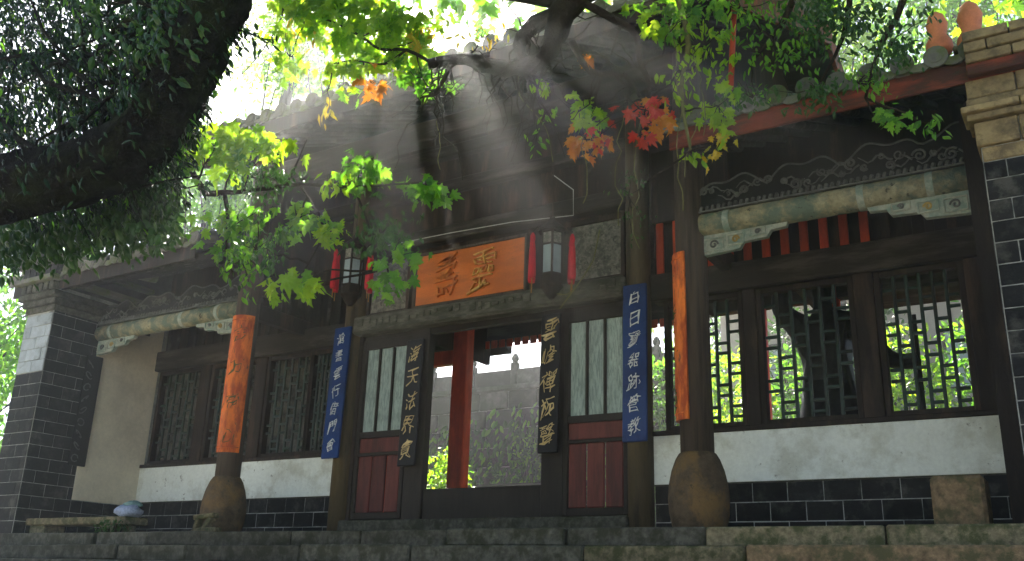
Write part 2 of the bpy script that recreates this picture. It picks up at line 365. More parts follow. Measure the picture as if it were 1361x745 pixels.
# ---- lattice windows
def lattice(x0, x1, z0, z1, wnd, ncol=6, seed=0):
    rr = random.Random(seed); w_ = (x1-x0)/ncol
    for i in range(1, ncol):
        piece('lattice_bar', (x0+i*w_, .10, (z0+z1)/2), (.030, .035, round(z1-z0+.01, 3)), M['lattice'], wnd, .004)
    per = .44
    for c in range(ncol):
        z = z0+(.06 if c % 2 else .28)
        k = 0
        while z < z1-.03:
            piece('lattice_bar', (x0+(c+.5)*w_, .10+rr.uniform(-.002, .002), z+rr.uniform(-.004, .004)), (round(w_-.022, 3), .028, .030), M['lattice'], wnd, .004)
            z += (.11 if k % 2 == 0 else per-.11); k += 1
def window(x0, x1, z0=1.15, z1=2.44, seed=0):
    fr = MB(); t = .055
    fr.bx(x0-t, x0, .05, .15, z0-t, z1+t, .006).bx(x1, x1+t, .05, .15, z0-t, z1+t, .006)
    fr.bx(x0-.001, x1+.001, .053, .147, z0-t, z0, .004).bx(x0-.001, x1+.001, .053, .147, z1, z1+t, .004)
    wnd = gp(fr.build('lattice_window', M['wood']))
    lattice(x0, x1, z0, z1, wnd, 6, seed)
    return wnd
for i, (a, b_) in enumerate(((-3.74, -2.98), (-2.73, -1.88), (-1.58, -.90))): window(a, b_, seed=i)
for i, (a, b_) in enumerate(((-11.95, -11.10), (-10.80, -9.96), (-9.66, -8.90), (-8.86, -8.42))): window(a, b_, seed=10+i)
# mullions, sills, heads
for a, b_ in ((-2.925, -2.785), (-2.925+1.1, -1.635), (-.845, XR)): gp(MB().bx(a, b_, .03, .17, 1.05, 2.52, .01).build('mullion', M['wood']))
for a, b_ in ((-11.045, -10.855), (-9.905, -9.715), (-8.365, PL-.125)): gp(MB().bx(a, b_, .03, .17, 1.05, 2.52, .01).build('mullion', M['wood']))
for a, b_ in ((PR+.13, XR), (XL, PL-.13)):
    gp(MB().bx(a, b_, -.03, .20, 1.045, 1.095, .008).build('window_sill', M['wood']))
    gp(MB().bx(a, b_, -.02, .20, 2.50, 2.80, .012).build('window_head', M['woodh']))
    gp(MB().bx(a, b_, .06, .16, 3.42, 4.3, .01).build('upper_wall', M['wood']))
# red slats over the right windows, dark bars over the left ones
n_ = 17
for i in range(n_):
    x = PR+.22+(XR-PR-.3)*i/(n_-1)
    gp(piece('transom_slat', (x, .08, 3.11), (.085, .03, .62), M['red_wood'] if x < -1.55 else M['wood'], None, .006))
n_ = 20
for i in range(n_):
    x = XL+.15+(PL-XL-.35)*i/(n_-1)
    gp(piece('transom_slat', (x, .08, 3.11), (.05, .03, .62), M['woodh'], None, .006))
gp(MB().bx(PR+.13, XR, .13, .16, 2.8, 3.42).build('transom_back', M['wood']))
gp(MB().bx(XL, PL-.13, .13, .16, 2.8, 3.42).build('transom_back', M['wood']))
# ---- door posts and door wall
for X in (PL, PR): gp(MB().tube([(X, -.02, 0), (X, -.02, 5.4)], .135, 18).build('door_post', M['olive_post'], smooth=True))
gp(MB().bx(PL+.1, PR-.1, -.16, .16, 0, .245, .02).build('door_sill', M['stone_dark']))
gp(MB().bx(CX-.80, CX+.82, .02, .09, .245, .60, .01).build('threshold_board', M['door_dark']))
lint = gp(MB().bx(PL+.1, PR-.1, -.19, .16, 2.56, 2.80, .03).build('lintel', M['weathered']))
for i in range(34):   # worn carving along the lintel face
    x = PL-CX+.25+i*.108
    MB().box((x, -.195, 2.69+rng.uniform(-.02, .03)), (rng.uniform(.05, .1), .02, rng.uniform(.04, .11)), .006).build('carving', M['weathered'], lint, loc=(CX, 0, 0)) if rng.random() < .75 else None
for ch in lint.children: ch.location = (CX, 0, 0)
gp(MB().bx(PL+.12, PR-.12, .0, .09, 2.49, 2.565, .004).build('door_head', M['door_dark']))
def door_leaf(x0, x1):
    f = MB(); t = .055
    f.bx(x0, x0+t, -.03, .05, .26, 2.50, .006).bx(x1-t, x1, -.03, .05, .26, 2.50, .006)
    for za, zb in ((.26, .34), (1.02, 1.06), (1.24, 1.32), (2.38, 2.50)): f.bx(x0+t-.002, x1-t+.002, -.026, .046, za, zb, .005)
    d = gp(f.build('door_leaf', M['door_dark']))
    iw = (x1-x0-2*t)/3
    for k in range(3):
        xa = x0+t+k*iw
        if k: MB().bx(xa-.014, xa+.014, -.022, .04, 1.32, 2.38, .004).build('glazing_bar', M['door_dark'], d)
        piece('pane', (xa+iw/2, .012, 1.85), (round(iw-.03, 3), .012, 1.06), M['pane'], d, .002)
        piece('panel_board', (xa+iw/2, .0, .68), (round(iw-.012, 3), .03, .68), M['door_red'], d, .012)
    MB().bx(x0+t, x1-t, -.012, .02, 1.06, 1.24, .01).build('waist_panel', M['door_red'], d)
door_leaf(CX-1.86, CX-1.08); door_leaf(CX+1.10, CX+1.87)
for a, b_ in ((CX-1.98, CX-1.86), (CX+1.87, CX+1.97)): gp(MB().bx(a, b_, -.05, .08, .24, 2.57, .008).build('door_jamb', M['wood']))
for a, b_ in ((CX-1.08, CX-.80), (CX+.82, CX+1.10)): gp(MB().bx(a, b_, -.02, .10, .24, 2.57, .008).build('door_jamb', M['door_dark']))
# inner faces: the open inner leaves of the door, lit red
# ---- transom over the door: carved panels beside the plaque, dark boards behind
gp(MB().bx(PL+.1, PR-.1, .06, .14, 2.80, 3.74).build('transom_back', M['wood']))
for a, b_ in ((-7.88, -7.28), (-4.90, -4.26)):
    fr = MB(); fr.bx(a-.05, a, -.03, .06, 2.82, 3.60, .006).bx(b_, b_+.05, -.03, .06, 2.82, 3.60, .006).bx(a, b_, -.028, .06, 2.82, 2.87, .005).bx(a, b_, -.028, .06, 3.54, 3.60, .005)
    p = gp(fr.build('panel_frame', M['wood']))
    MB().bx(a, b_, .0, .06, 2.87, 3.54, .006).build('carved_panel', M['carved_panel'], p)
    for k in range(26):
        cxp, czp = rng.uniform(a+.06, b_-.06), rng.uniform(2.92, 3.48)
        pts = [(cxp+.05*math.cos(q*.7)*(1-q*.07), -.006, czp+.05*math.sin(q*.7)*(1-q*.07)) for q in range(9)]
        MB().tube(pts, .009, 5).build('relief', M['carved_panel'], p)
gp(MB().bx(PL+.1, PR-.1, -.12, .14, 3.66, 3.86, .02).build('tie_beam', M['woodh']))
gp(MB().bx(PL+.1, PR-.1, .05, .12, 3.86, 5.5).build('upper_wall', M['wood']))
for z in (4.35, 4.85): gp(MB().bx(CL, CR, -.08, .1, z, z+.16, .02).build('tie_beam', M['woodh']))
# ---- porch columns
for X in (CL, CR):
    c = gp(MB().tube([(X, YC, .60), (X, YC, 2.5), (X, YC, 4.75)], [.150, .148, .138], 24).build('porch_column', M['column'], smooth=True))
    pr = [(.215, .03), (.235, .06), (.262, .18), (.268, .30), (.258, .42), (.232, .54), (.195, .64), (.165, .69), (.15, .70)]
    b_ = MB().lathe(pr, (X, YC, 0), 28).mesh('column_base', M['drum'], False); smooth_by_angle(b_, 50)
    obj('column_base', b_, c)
    MB().bx(X-.30, X+.30, YC-.30, YC+.30, .0, .04, .01).build('plinth', M['stone'], c)
# ---- side bay beams with brackets and crests
def spiral(cx_, cz_, y, r0, turns=1.6, flip=1, th=.012, start=0):
    n = int(turns*12); return [(cx_+flip*r0*(1-.8*i/n)*math.cos(start+i*2*math.pi/12), y, cz_+r0*(1-.8*i/n)*math.sin(start+i*2*math.pi/12)) for i in range(n+1)]
def side_beam(x0, x1, crest):
    bm_ = MB().tube([(x0, YC, 2.84), (x1, YC, 2.84)], .115, 20)
    o = gp(bm_.build('porch_beam', M['beam_paint'], smooth=True))
    k = (x1-x0)
    for f in (.10, .62, .86):       # painted collars on the beam
        MB().tube([(x0+k*f, YC, 2.84), (x0+k*f+.06, YC, 2.84)], .119, 20).build('beam_collar', M['bracket'], o)
    for sgn, xs in ((1, x0), (-1, x1)):
        pts = [(xs, 2.74), (xs+sgn*.82, 2.74), (xs+sgn*.80, 2.69), (xs+sgn*.66, 2.68), (xs+sgn*.62, 2.62), (xs+sgn*.40, 2.61), (xs+sgn*.36, 2.55), (xs, 2.53)]
        if sgn < 0: pts = pts[::-1]
        br = MB().prism(pts, YC-.03, YC+.03).build('carved_bracket', M['bracket'], o)
        for q, (fx, fz, wd, hg) in enumerate(((.12, 2.625, .18, .12), (.33, 2.645, .16, .10), (.54, 2.685, .15, .07))):
            cxp = xs+sgn*fx
            fr = [(cxp-wd/2, fz-hg/2), (cxp+wd/2, fz-hg/2), (cxp+wd/2, fz+hg/2), (cxp-wd/2, fz+hg/2), (cxp-wd/2, fz-hg/2)]
            MB().tube([(a, YC-.036, b2) for a, b2 in fr], .010, 5).build('fret', M['bracket'], br)
            MB().tube(spiral(cxp, fz, YC-.036, hg*.36, 1.3, sgn), .010, 5).build('scroll', M['gilt_bracket'] if q == 1 else M['crest_edge'], br)
    # carved crest on top of the beam
    N = 60; top = []
    for i in range(N+1):
        t = i/N; h = .13+.12*abs(math.sin(t*math.pi*3.5))**.7+.03*math.sin(t*40)+.07*t*crest
        top.append((x0+k*t, 3.0+h))
    cr = MB().prism([(x0, 2.95)]+top[::1]+[(x1, 2.95)] if False else [(x1, 2.95)]+top[::-1]+[(x0, 2.95)], YC-.05, YC-.01).build('carved_crest', M['crest'], o)
    MB().tube([(a, YC-.055, b2) for a, b2 in top], .010, 5).build('crest_edge', M['crest_edge'], cr)
    for i in range(22):
        xx = x0+k*(i+rng.random())/22; rs_ = rng.uniform(.022, .062); zz = 3.05+rng.uniform(0, .12); sg = rng.choice((-1, 1))
        MB().tube(spiral(xx, zz, YC-.058, rs_, rng.uniform(.9, 1.9), sg, start=rng.random()*6), rng.uniform(.007, .012), 5).build('scroll', M['crest_edge'], cr)
        tl = [(xx+sg*(rs_+.04*q), YC-.056, zz+.035*math.sin(q*1.3+i)) for q in range(5)]
        MB().tube(tl, [.010, .009, .008, .006, .004], 5).build('scroll', M['crest_edge'], cr)
    nd = int(k/.055)
    for i in range(nd):
        piece('dentil', (x0+k*(i+.5)/nd, YC-.07, 2.985), (.034, .04, .05), M['crest_edge'], cr, .008, (0, R(20), 0))
    MB().bx(x0, x1, YC-.09, YC-.05, 2.945, 2.96).build('dentil_rail', M['crest_edge'], cr)
    return o
rb = side_beam(CR+.12, XR, 1.0); lb = side_beam(XL, CL-.12, .2)
for o in (rb, lb):
    o.location = gate_inv
gp(MB().bx(CL+.1, CR-.1, YC-.10, YC+.10, 4.52, 4.78, .02).build('centre_beam', M['woodh']))
# cross ties from the columns back to the wall
for X in (CL, CR): gp(MB().bx(X-.06, X+.06, YC+.1, .1, 2.72, 2.92, .01).build('cross_tie', M['wood']))

# ---- roofs
YE = -1.80
def roof(x0, x1, yr, z_e, z_r, yb, z_b, name, nrow=None, fas='wood'):
    th = .10
    m = MB()
    prof = [(YE, z_e), (yr, z_r), (yb, z_b)]
    # boarding (slab following the two slopes)
    vs = []; 
    for y, z in prof: vs += [(x0, y, z), (x1, y, z), (x0, y, z+th), (x1, y, z+th)]
    fs = []
    for i in range(2):
        a = i*4; b_ = a+4
        fs += [(a, b_, b_+1, a+1), (a+2, a+3, b_+3, b_+2), (a, a+2, b_+2, b_), (a+1, b_+1, b_+3, a+3)]
    fs += [(0, 1, 3, 2), (8, 10, 11, 9)]
    m.add(vs, fs); rf = gp(m.build(name, M['woodh']))
    # tile rows: a round cover-tile row with its disc end, and the pan bed between
    nrow = nrow or int((x1-x0)/.25); sp = (x1-x0)/nrow
    bed = MB()
    for i in range(2):
        (ya, za), (yb_, zb) = prof[i], prof[i+1]
        bed.add([(x0, ya, za+th+.004), (x1, ya, za+th+.004), (x1, yb_, zb+th+.004), (x0, yb_, zb+th+.004), (x0, ya, za+th+.05), (x1, ya, za+th+.05), (x1, yb_, zb+th+.05), (x0, yb_, zb+th+.05)],
                [(0, 3, 2, 1), (4, 5, 6, 7), (0, 1, 5, 4), (2, 3, 7, 6), (1, 2, 6, 5), (0, 4, 7, 3)])
    bed.build('tile_bed', M['tile'], rf)
    L = math.hypot(yr-YE, z_r-z_e); dy, dz = (yr-YE)/L, (z_r-z_e)/L
    t = MB(); nseg = int(L/.28); 
    for k in range(nseg):
        s0, s1 = k*L/nseg-.06, (k+1)*L/nseg-.06
        t.tube([(0, YE+dy*s0, z_e+th+.07+dz*s0), (0, YE+dy*(s1-.004), z_e+th+.07+dz*(s1-.004))], [.082, .072], 10)
    tme = t.mesh('tile_row', M['tile']); smooth_by_angle(tme, 40)
    dm = MB().tube([(0, YE-.085, z_e+th+.055), (0, YE-.06, z_e+th+.055)], .092, 14).tube([(0, YE-.092, z_e+th+.055), (0, YE-.084, z_e+th+.055)], .055, 12).mesh('tile_end', M['tile'])
    pm = MB(); arc = [(.10*math.cos(q), -.075*math.sin(q)) for q in [math.pi*j/6 for j in range(7)]]
    pm.prism([(a, z_e+th+.03+b_) for a, b_ in arc], YE-.075, YE-.055); pme = pm.mesh('drip_tile', M['tile'])
    for i in range(nrow+1):
        x = x0+i*sp; r_ = obj('tile_row', tme, rf, (x, 0, rng.uniform(-.012, .012))); r_.rotation_euler.z = rng.uniform(-.004, .004)
        obj('tile_end', dm, rf, (x, 0, rng.uniform(-.01, .012)))
        if i < nrow: obj('drip_tile', pme, rf, (x+sp/2, 0, rng.uniform(-.01, .01)))
    # ridge
    rd = MB().bx(x0-.02, x1+.02, yr-.14, yr+.14, z_r+th-.02, z_r+th+.34, .03).tube([(x0-.02, yr, z_r+th+.38), (x1+.02, yr, z_r+th+.38)], .12, 10)
    rd.build('ridge', M['tile'], rf)
    # rafters below, fascia
    nr = int((x1-x0)/.24); rm = MB().tube([(0, YE+.06, z_e-.045), (0, .1, z_e-.045+(z_r-z_e)*(.1-YE)/(yr-YE))], .042, 8).mesh('rafter', M['woodh'], True)
    for i in range(nr+1): obj('rafter', rm, rf, (x0+.05+(x1-x0-.1)*i/nr, 0, 0))
    MB().bx(x0, x1, YE-.03, YE, z_e-.10, z_e+th-.01, .006).build('fascia', M[fas], rf)
    return rf
ROOF_E, ROOF_C = 3.38, 4.82
roof(CR+.14, XR+1.45, 2.2, ROOF_E, 5.05, 5.6, 3.75, 'roof', fas='red_board')
roof(XL-1.0, CL-.14, 2.2, ROOF_E, 5.05, 5.6, 3.75, 'roof')
cr_ = roof(CL-.65, CR+.72, 2.2, ROOF_C, 6.65, 5.8, 4.9, 'centre_roof')
for X in (CL-.68, CR+.75):     # bargeboards of the raised roof
    m = MB()
    for (ya, za), (yb_, zb) in (((YE-.03, ROOF_C), (2.2, 6.65)), ((2.2, 6.65), (5.8, 4.9))):
        m.add([(X-.025, ya, za-.22), (X+.025, ya, za-.22), (X+.025, ya, za+.16), (X-.025, ya, za+.16), (X-.025, yb_, zb-.22), (X+.025, yb_, zb-.22), (X+.025, yb_, zb+.16), (X-.025, yb_, zb+.16)],
              [(0, 1, 2, 3), (7, 6, 5, 4), (0, 4, 5, 1), (1, 5, 6, 2), (2, 6, 7, 3), (3, 7, 4, 0)])
    m.build('bargeboard', M['red_board'], cr_)
for X in (CL, CR):             # side walls of the raised bay above the lower roofs
    m = MB(); m.add([(X-.04, YC, 3.3), (X+.04, YC, 3.3), (X-.04, 4.6, 3.3), (X+.04, 4.6, 3.3), (X-.04, YC, 5.15), (X+.04, YC, 5.15), (X-.04, 4.6, 5.45), (X+.04, 4.6, 5.45), (X-.04, 2.2, 6.6), (X+.04, 2.2, 6.6)],
        [(0, 1, 5, 4), (2, 6, 7, 3), (0, 4, 8, 6, 2), (1, 3, 7, 9, 5), (4, 5, 9, 8), (8, 9, 7, 6), (0, 2, 3, 1)])
    gp(m.build('clerestory_wall', M['wood']))
gp(MB().tube([at(977, -15, -1.3), at(971, 118, -1.3)], .028, 10).build('red_strut', M['red_wood'], smooth=True))
# ---- back of the hall: columns, tie beam, red inner frame, dark back wall of the left bay
for X in (-12.0, -10.75, -4.15, CR, -.7):
    gp(MB().tube([(X, 4.55, 0), (X, 4.55, 4.5)], .13, 16).build('rear_column', M['red_wood'], smooth=True))
gp(MB().bx(XL, XR, 4.47, 4.63, 3.66, 4.75, .02).build('rear_beam', M['woodh']))
gp(MB().bx(XL, -10.8, 4.5, 4.6, 0, 3.66).build('rear_wall', M['wood']))
fr = MB().bx(-8.62, -8.34, 2.9, 3.1, 0, 4.6, .015); red = gp(fr.build('red_post', M['red_wood']))
MB().bx(-9.6, -8.62, 2.93, 3.07, 2.92, 3.15, .012).build('red_rail', M['red_wood'], red)
MB().bx(-9.86, -9.6, 2.9, 3.1, 0, 4.6, .015).build('red_post', M['red_wood'], red)
MB().bx(-9.6, -8.62, 2.94, 3.06, .6, .92, .012).build('red_rail', M['door_dark'], red)
gp(MB().bx(XL, CL, .2, 4.5, 4.1, 4.16).build('ceiling', M['wood']))
gp(MB().bx(CR, XR, .2, 4.5, 3.95, 4.0).build('ceiling', M['wood']))
gp(MB().bx(CL, CR, .2, 4.5, 5.2, 5.26).build('ceiling', M['wood']))
for i in range(24):
    x = -9.0+i*.16
    gp(piece('valance_tile', (x, 4.44, 3.62), (.13, .02, .14), M['red_wood'], None, .03))

def refine0(p, k=3):
    p = [Vector(q) for q in p]; o = []
    for i in range(len(p)-1):
        for j in range(k): o.append(p[i].lerp(p[i+1], j/k))
    return o+[p[-1]]
# ================================================================ GABLE WALLS
def brick_face_front(wall, x0, x1, z0, z1, y, m, h=.165, L=.34, off=0):
    r_ = 0; z = z0
    while z < z1-.03:
        hh = min(h, z1-z); x = x0-(L/2 if (r_+off) % 2 else 0)
        while x < x1-.02:
            a, b_ = max(x, x0), min(x+L, x1)
            if b_-a > .035: piece('brick', ((a+b_)/2, y+.035+rng.uniform(-.004, .004), z+hh/2), (round(b_-a-.007, 3), .09, round(hh-.008, 3)), m, wall, .004)
            x += L
        z += h; r_ += 1
def brick_face_side(wall, y0, y1, z0, z1, x, sg, m, h=.165, L=.34):
    r_ = 0; z = z0
    while z < z1-.03:
        hh = min(h, z1-z); y = y0-(L/2 if r_ % 2 == 0 else 0)
        while y < y1-.02:
            a, b_ = max(y, y0), min(y+L, y1)
            if b_-a > .035: piece('brick', (x-sg*.035+rng.uniform(-.003, .003), (a+b_)/2, z+hh/2), (.09, round(b_-a-.007, 3), round(hh-.008, 3)), m, wall, .004)
            y += L
        z += h; r_ += 1
YF = -1.77
# left wall
gl = thing('gable_wall', 'slate brick gable wall with pale brick panel beside tan plaster', 'wall')
MB().bx(XL-.612, XL+.004, YF-.004, 4.8, 0, 3.35).build('wall_core', M['mortar'], gl)
brick_face_front(gl, XL-.62, XL, 0, 2.14, YF, M['brick'])
brick_face_front(gl, XL-.62, XL, 2.145, 3.0, YF-.004, M['brick_pale'])
brick_face_side(gl, YF-.002, -1.02, 0, 3.3, XL, 1, M['brick'])
MB().bx(XL-.02, XL+.014, -1.02, .05, .50, 3.3, .004).build('plaster_face', M['plaster_tan'], gl)
brick_face_side(gl, -1.02, .03, 0, .5, XL, 1, M['brick'])
for k, (e, z) in enumerate(((.03, 3.0), (.07, 3.09), (.12, 3.18))): MB().bx(XL-.62-e, XL+e, YF-e, -.2, z, z+.085, .008).build('corbel_course', M['stone_dark'], gl)
for k in range(6): piece('corbel_block', (XL-.6+k*.13, YF-.10, 3.33), (.10, .10, .12), M['stone_dark'], gl, .01)
MB().bx(XL-.75, XL+.16, YF-.22, 4.8, 3.40, 3.47, .01).build('coping', M['tile'], gl)
for k in range(5): piece('corbel_brick', (XL-.56+k*.16, YF-.02, 3.55), (.15, .3, .15), M['brick'], gl, .008)
MB().bx(XL-.78, XL+.12, YF-.26, -.3, 3.63, 3.70, .012).build('coping', M['tile'], gl)
MB().tube(refine0([(XL+.1, YF-.1, 3.74), (XL-.4, YF-.1, 3.75), (XL-.75, YF-.12, 3.82), (XL-1.0, YF-.14, 4.0)]), [.10, .10, .10, .10, .095, .09, .085, .075, .06, .045], 10).build('upturned_tile', M['brick_pale'], gl, smooth=True)
for k in range(4): MB().tube([(XL-.65+k*.24, YF-.30, 3.73), (XL-.65+k*.24, -.3, 3.90)], .08, 10).build('tile_row', M['tile'], gl)
def gable_top(x0, x1, m, parent):
    pr = [(-1.6, 3.2), (-1.6, 3.42), (2.2, 5.0), (5.3, 3.8), (5.3, 3.2)]; n_ = len(pr)
    MB().add([(x0, y, z) for y, z in pr]+[(x1, y, z) for y, z in pr], [tuple(range(n_)), tuple(reversed(range(n_, 2*n_)))]+[(i, i+n_, (i+1) % n_+n_, (i+1) % n_) for i in range(n_)]).build('gable', m, parent)
gable_top(XL-.6, XL-.01, M['mortar_dark'], gl)
# right wall
XRW = -.45
gr = thing('gable_wall', 'slate brick gable wall with stepped tan brick corbels below the eave', 'wall')
MB().bx(XRW-.004, XRW+.75, YF-.004, 4.8, 0, 3.7).build('wall_core', M['mortar'], gr)
MB().bx(XR, XRW+.02, -1.2, 4.8, 0, 3.35).build('inner_face', M['wood'], gr)
brick_face_front(gr, XRW, XRW+.75, 0, 2.62, YF, M['brick'], .165, .30)
brick_face_side(gr, YF-.002, -1.0, 0, 2.6, XRW, -1, M['brick'])
z = 2.62
for k, e in enumerate((.0, .03, .07, .10, .06, .05)):
    hh = (.12, .2, .06, .06, .07, .16)[k]
    x = XRW-e
    while x < XRW+.75:
        L = rng.choice((.22, .30, .34)) if hh > .1 else rng.choice((.4, .55))
        piece('brick', (x+L/2, YF-e+.145, z+hh/2), (L-.008, .32, round(hh-.008, 3)), M['brick_warm'], gr, .008); x += L
    z += hh
MB().bx(XRW-.02, XRW+.75, YF-.14, -1.0, z, z+.10, .01).build('red_band', M['red_board'], gr)
z += .10
for r_ in range(3):
    x = XRW-.02
    while x < XRW+.75:
        L = .16 if (x < XRW and r_ % 2) else .32
        piece('brick', (x+L/2, YF-.16-.02*r_+.16, z+.04), (L-.01, .32, .075), M['brick_warm'], gr, .006); x += L
    z += .083

gable_top(XRW+.01, XRW+.74, M['mortar_dark'], gr)
# ================================================================ SIGNS, PLAQUE, LANTERNS
def sign(name, label, cat, x, y, z0, z1, wd, board, text, ink, size, group, seed, lean=0):
    s = thing(name, label, cat, group, (x, y, z1))
    MB().bx(-wd/2, wd/2, 0, .035, 0, z0-z1, .008).build('board', board, s)
    fr = MB()
    letters(text, s, 0, -.006, z0-z1-.04, .05, size, ink, seed, .012)
    s.rotation_euler = (R(-1.5), 0, lean)
    return s
sign('couplet_board', 'long blue board with white brush characters on the post nearer the guardian statue', 'sign board', PR+.03, -.24, 2.66, .965, .275, M['blue'], '白日寶器跡管教', M['white_ink'], .155, None, 3)
sign('couplet_board', 'long blue board with white brush characters on the post nearer the tan plaster wall', 'sign board', PL-.05, -.24, 2.68, .985, .275, M['blue'], '滄書雲行借門會', M['white_ink'], .155, None, 5)
sign('couplet_board', 'black board with gilt characters hung on the doorway jamb nearer the stone bench', 'sign board', CX-.98, -.12, 2.42, .86, .26, M['black_board'], '海天法界寬', M['gold'], .21, None, 7)
sign('couplet_board', 'black board with gilt characters hung on the doorway jamb nearer the ochre stone block', 'sign board', CX+.95, -.12, 2.50, .92, .25, M['black_board'], '雲峰禪板聲', M['gold'], .21, None, 9)
def curved_board(label, X, z0, z1, a0, a1, text, rad=.152):
    s = thing('couplet_board', label, 'sign board', None, (X, YC, z1)); n = 14; vs = []; fs = []
    for i in range(n+1):
        q = a0+(a1-a0)*i/n
        for r_ in (rad, rad+.028):
            for z in (0, z0-z1): vs.append((r_*math.cos(q), r_*math.sin(q), z))
    for i in range(n):
        a = i*4; b_ = a+4
        fs += [(a+2, b_+2, b_+3, a+3), (a, a+1, b_+1, b_), (a, b_, b_+2, a+2), (a+1, a+3, b_+3, b_+1)]
    fs += [(0, 2, 3, 1), (n*4, n*4+1, n*4+3, n*4+2)]
    me = bpy.data.meshes.new('board'); me.from_pydata(vs, [], fs); me.materials.append(M['orange']); smooth_by_angle(me, 35); obj('board', me, s)
    q = (a0+a1)/2
    for i, ch in enumerate(text):
        z = (z0-z1)*(1-(i+.55)/len(text))
        g = glyph(ch, M['green_ink'], seed=20+i).copy()       # characters wrapped round the board
        for v in g.vertices:
            x_, z_, y_ = v.co.x*.17, v.co.y*.17, v.co.z
            ang = q+x_/rad; v.co = ((rad+.031+y_*.3)*math.cos(ang), (rad+.031+y_*.3)*math.sin(ang), z_)
        obj('character', g, s, (0, 0, z))
    for z in (.06, (z0-z1)-.06):
        MB().tube([((rad+.034)*math.cos(q+d), (rad+.034)*math.sin(q+d), z) for d in (-.9, -.6, -.3, 0, .3, .6, .9)], .006, 5).build('binding', M['orange'], s)
    return s
curved_board('curved orange board with dark characters clasping the column near the tan plaster wall', CL, 2.70, .98, R(-112), R(-8), '言万帝心')
curved_board('curved orange board on the column nearer the ochre stone block', CR, 2.56, .98, R(-222), R(-92), '三乘古道')

pq = thing('name_plaque', 'orange name plaque with gilt relief characters above the doorway', 'plaque', None, (CX+.22-.5+.0, -.10, 2.86))
pc = (at(563, 340, -.1)+at(700, 385, -.1))/2
pq.location = (-6.27, -.10, 2.84)
MB().bx(-.80, .80, .0, .05, .0, .66, .012).build('board', M['plaque'], pq)
fm = MB().bx(-.84, -.80, -.02, .05, -.035, .695, .01).bx(.80, .84, -.02, .05, -.035, .695, .01).bx(-.80, .80, -.018, .05, -.035, 0, .008).bx(-.80, .80, -.018, .05, .66, .695, .008)
fm.build('frame', M['column'], pq)
for ch, x_, m_ in (('壽', -.32, M['gold_mid2']), ('靈', .22, M['gold_mid'])):
    o = obj('character', glyph(ch, m_, .03, seed=40, warp=.9), pq, (x_, -.012, .33), (R(90), 0, 0)); o.scale = (.40, .48, .8)

def lantern(label, x, y, z):
    s = thing('palace_lantern', label, 'lantern', 'lanterns hung before the door', (x, y, z))   # origin at the body's bottom
    hx = .125; n = 6
    ring = [(hx*math.cos(R(60*k)), hx*math.sin(R(60*k))) for k in range(n)]
    f = MB()
    for a, b_ in ring: f.tube([(a, b_, .0), (a, b_, .62)], .014, 6)
    for zz in (.01, .12, .46, .61):
        for k in range(n):
            a, b_ = ring[k], ring[(k+1) % n]; f.tube([(*a, zz), (*b_, zz)], .012, 5)
    f.build('frame', M['wood'], s)
    for k in range(n):
        a, b_ = Vector((*ring[k], 0)), Vector((*ring[(k+1) % n], 0)); c = (a+b_)/2*.97; dd = (b_-a)
        rz = math.atan2(dd.y, dd.x)
        piece('pane', (c.x, c.y, .29), (.10, .006, .32), M['lantern_glass'], s, .001, (0, 0, rz))
        piece('panel', (c.x, c.y, .535), (.10, .008, .12), M['carved_panel'], s, .002, (0, 0, rz))
        piece('panel', (c.x, c.y, .065), (.10, .008, .09), M['door_dark'], s, .002, (0, 0, rz))
    MB().lathe([(.16, .62), (.165, .64), (.11, .70), (.04, .76), (.03, .80)], (0, 0, 0), 12).build('cap', M['wood'], s)
    MB().lathe([(.03, -.14), (.07, -.09), (.10, -.04), (.13, -.01), (.13, .005)], (0, 0, 0), 12).build('base', M['wood'], s)
    MB().tube([(0, 0, .78), (0, 0, 5.1-z)], .006, 5).build('cord', M['wood'], s)
    for a in (12, 52, 192, 232):
        tx, ty = .23*math.cos(R(a)), .23*math.sin(R(a))
        MB().tube([(tx*.75, ty*.75, .66), (tx, ty, .60)], .010, 5).build('hook', M['wood'], s)
        t = MB().lathe([(.012, .60), (.026, .57), (.03, .53), (.024, .50), (.036, .40), (.042, .12), (.036, .08)], (tx, ty, -.02), 10).build('tassel', M['tassel'], s)
        MB().tube([(tx, ty, .06), (tx, ty, -.06)], .006, 5).build('fringe', M['gold_dull'], t)
    return s
lp = at(733, 380, -.6); lantern('hexagonal wooden lantern with red tassels beside the orange name plaque', lp.x, -.6, lp.z)
lp = at(466, 392, -.5); lantern('hexagonal wooden lantern with red tassels half hidden by hanging leaves', lp.x, -.5, lp.z)
# red lantern inside the left bay
s = thing('red_lantern', 'round red lantern glimpsed behind a dark lattice window near the tan plaster', 'lantern', None, (-9.75, 2.3, 2.05))
MB().lathe([(.06, 0), (.15, .05), (.21, .16), (.22, .25), (.19, .36), (.12, .44), (.06, .47)], (0, 0, 0), 18).build('shade', M['tassel'], s, smooth=True)
MB().tube([(0, 0, .47), (0, 0, 2.07)], .008, 5).build('cord', M['wood'], s)
MB().lathe([(.03, -.30), (.035, -.05), (.02, 0)], (0, 0, 0), 8).build('fringe', M['gold_dull'], s)
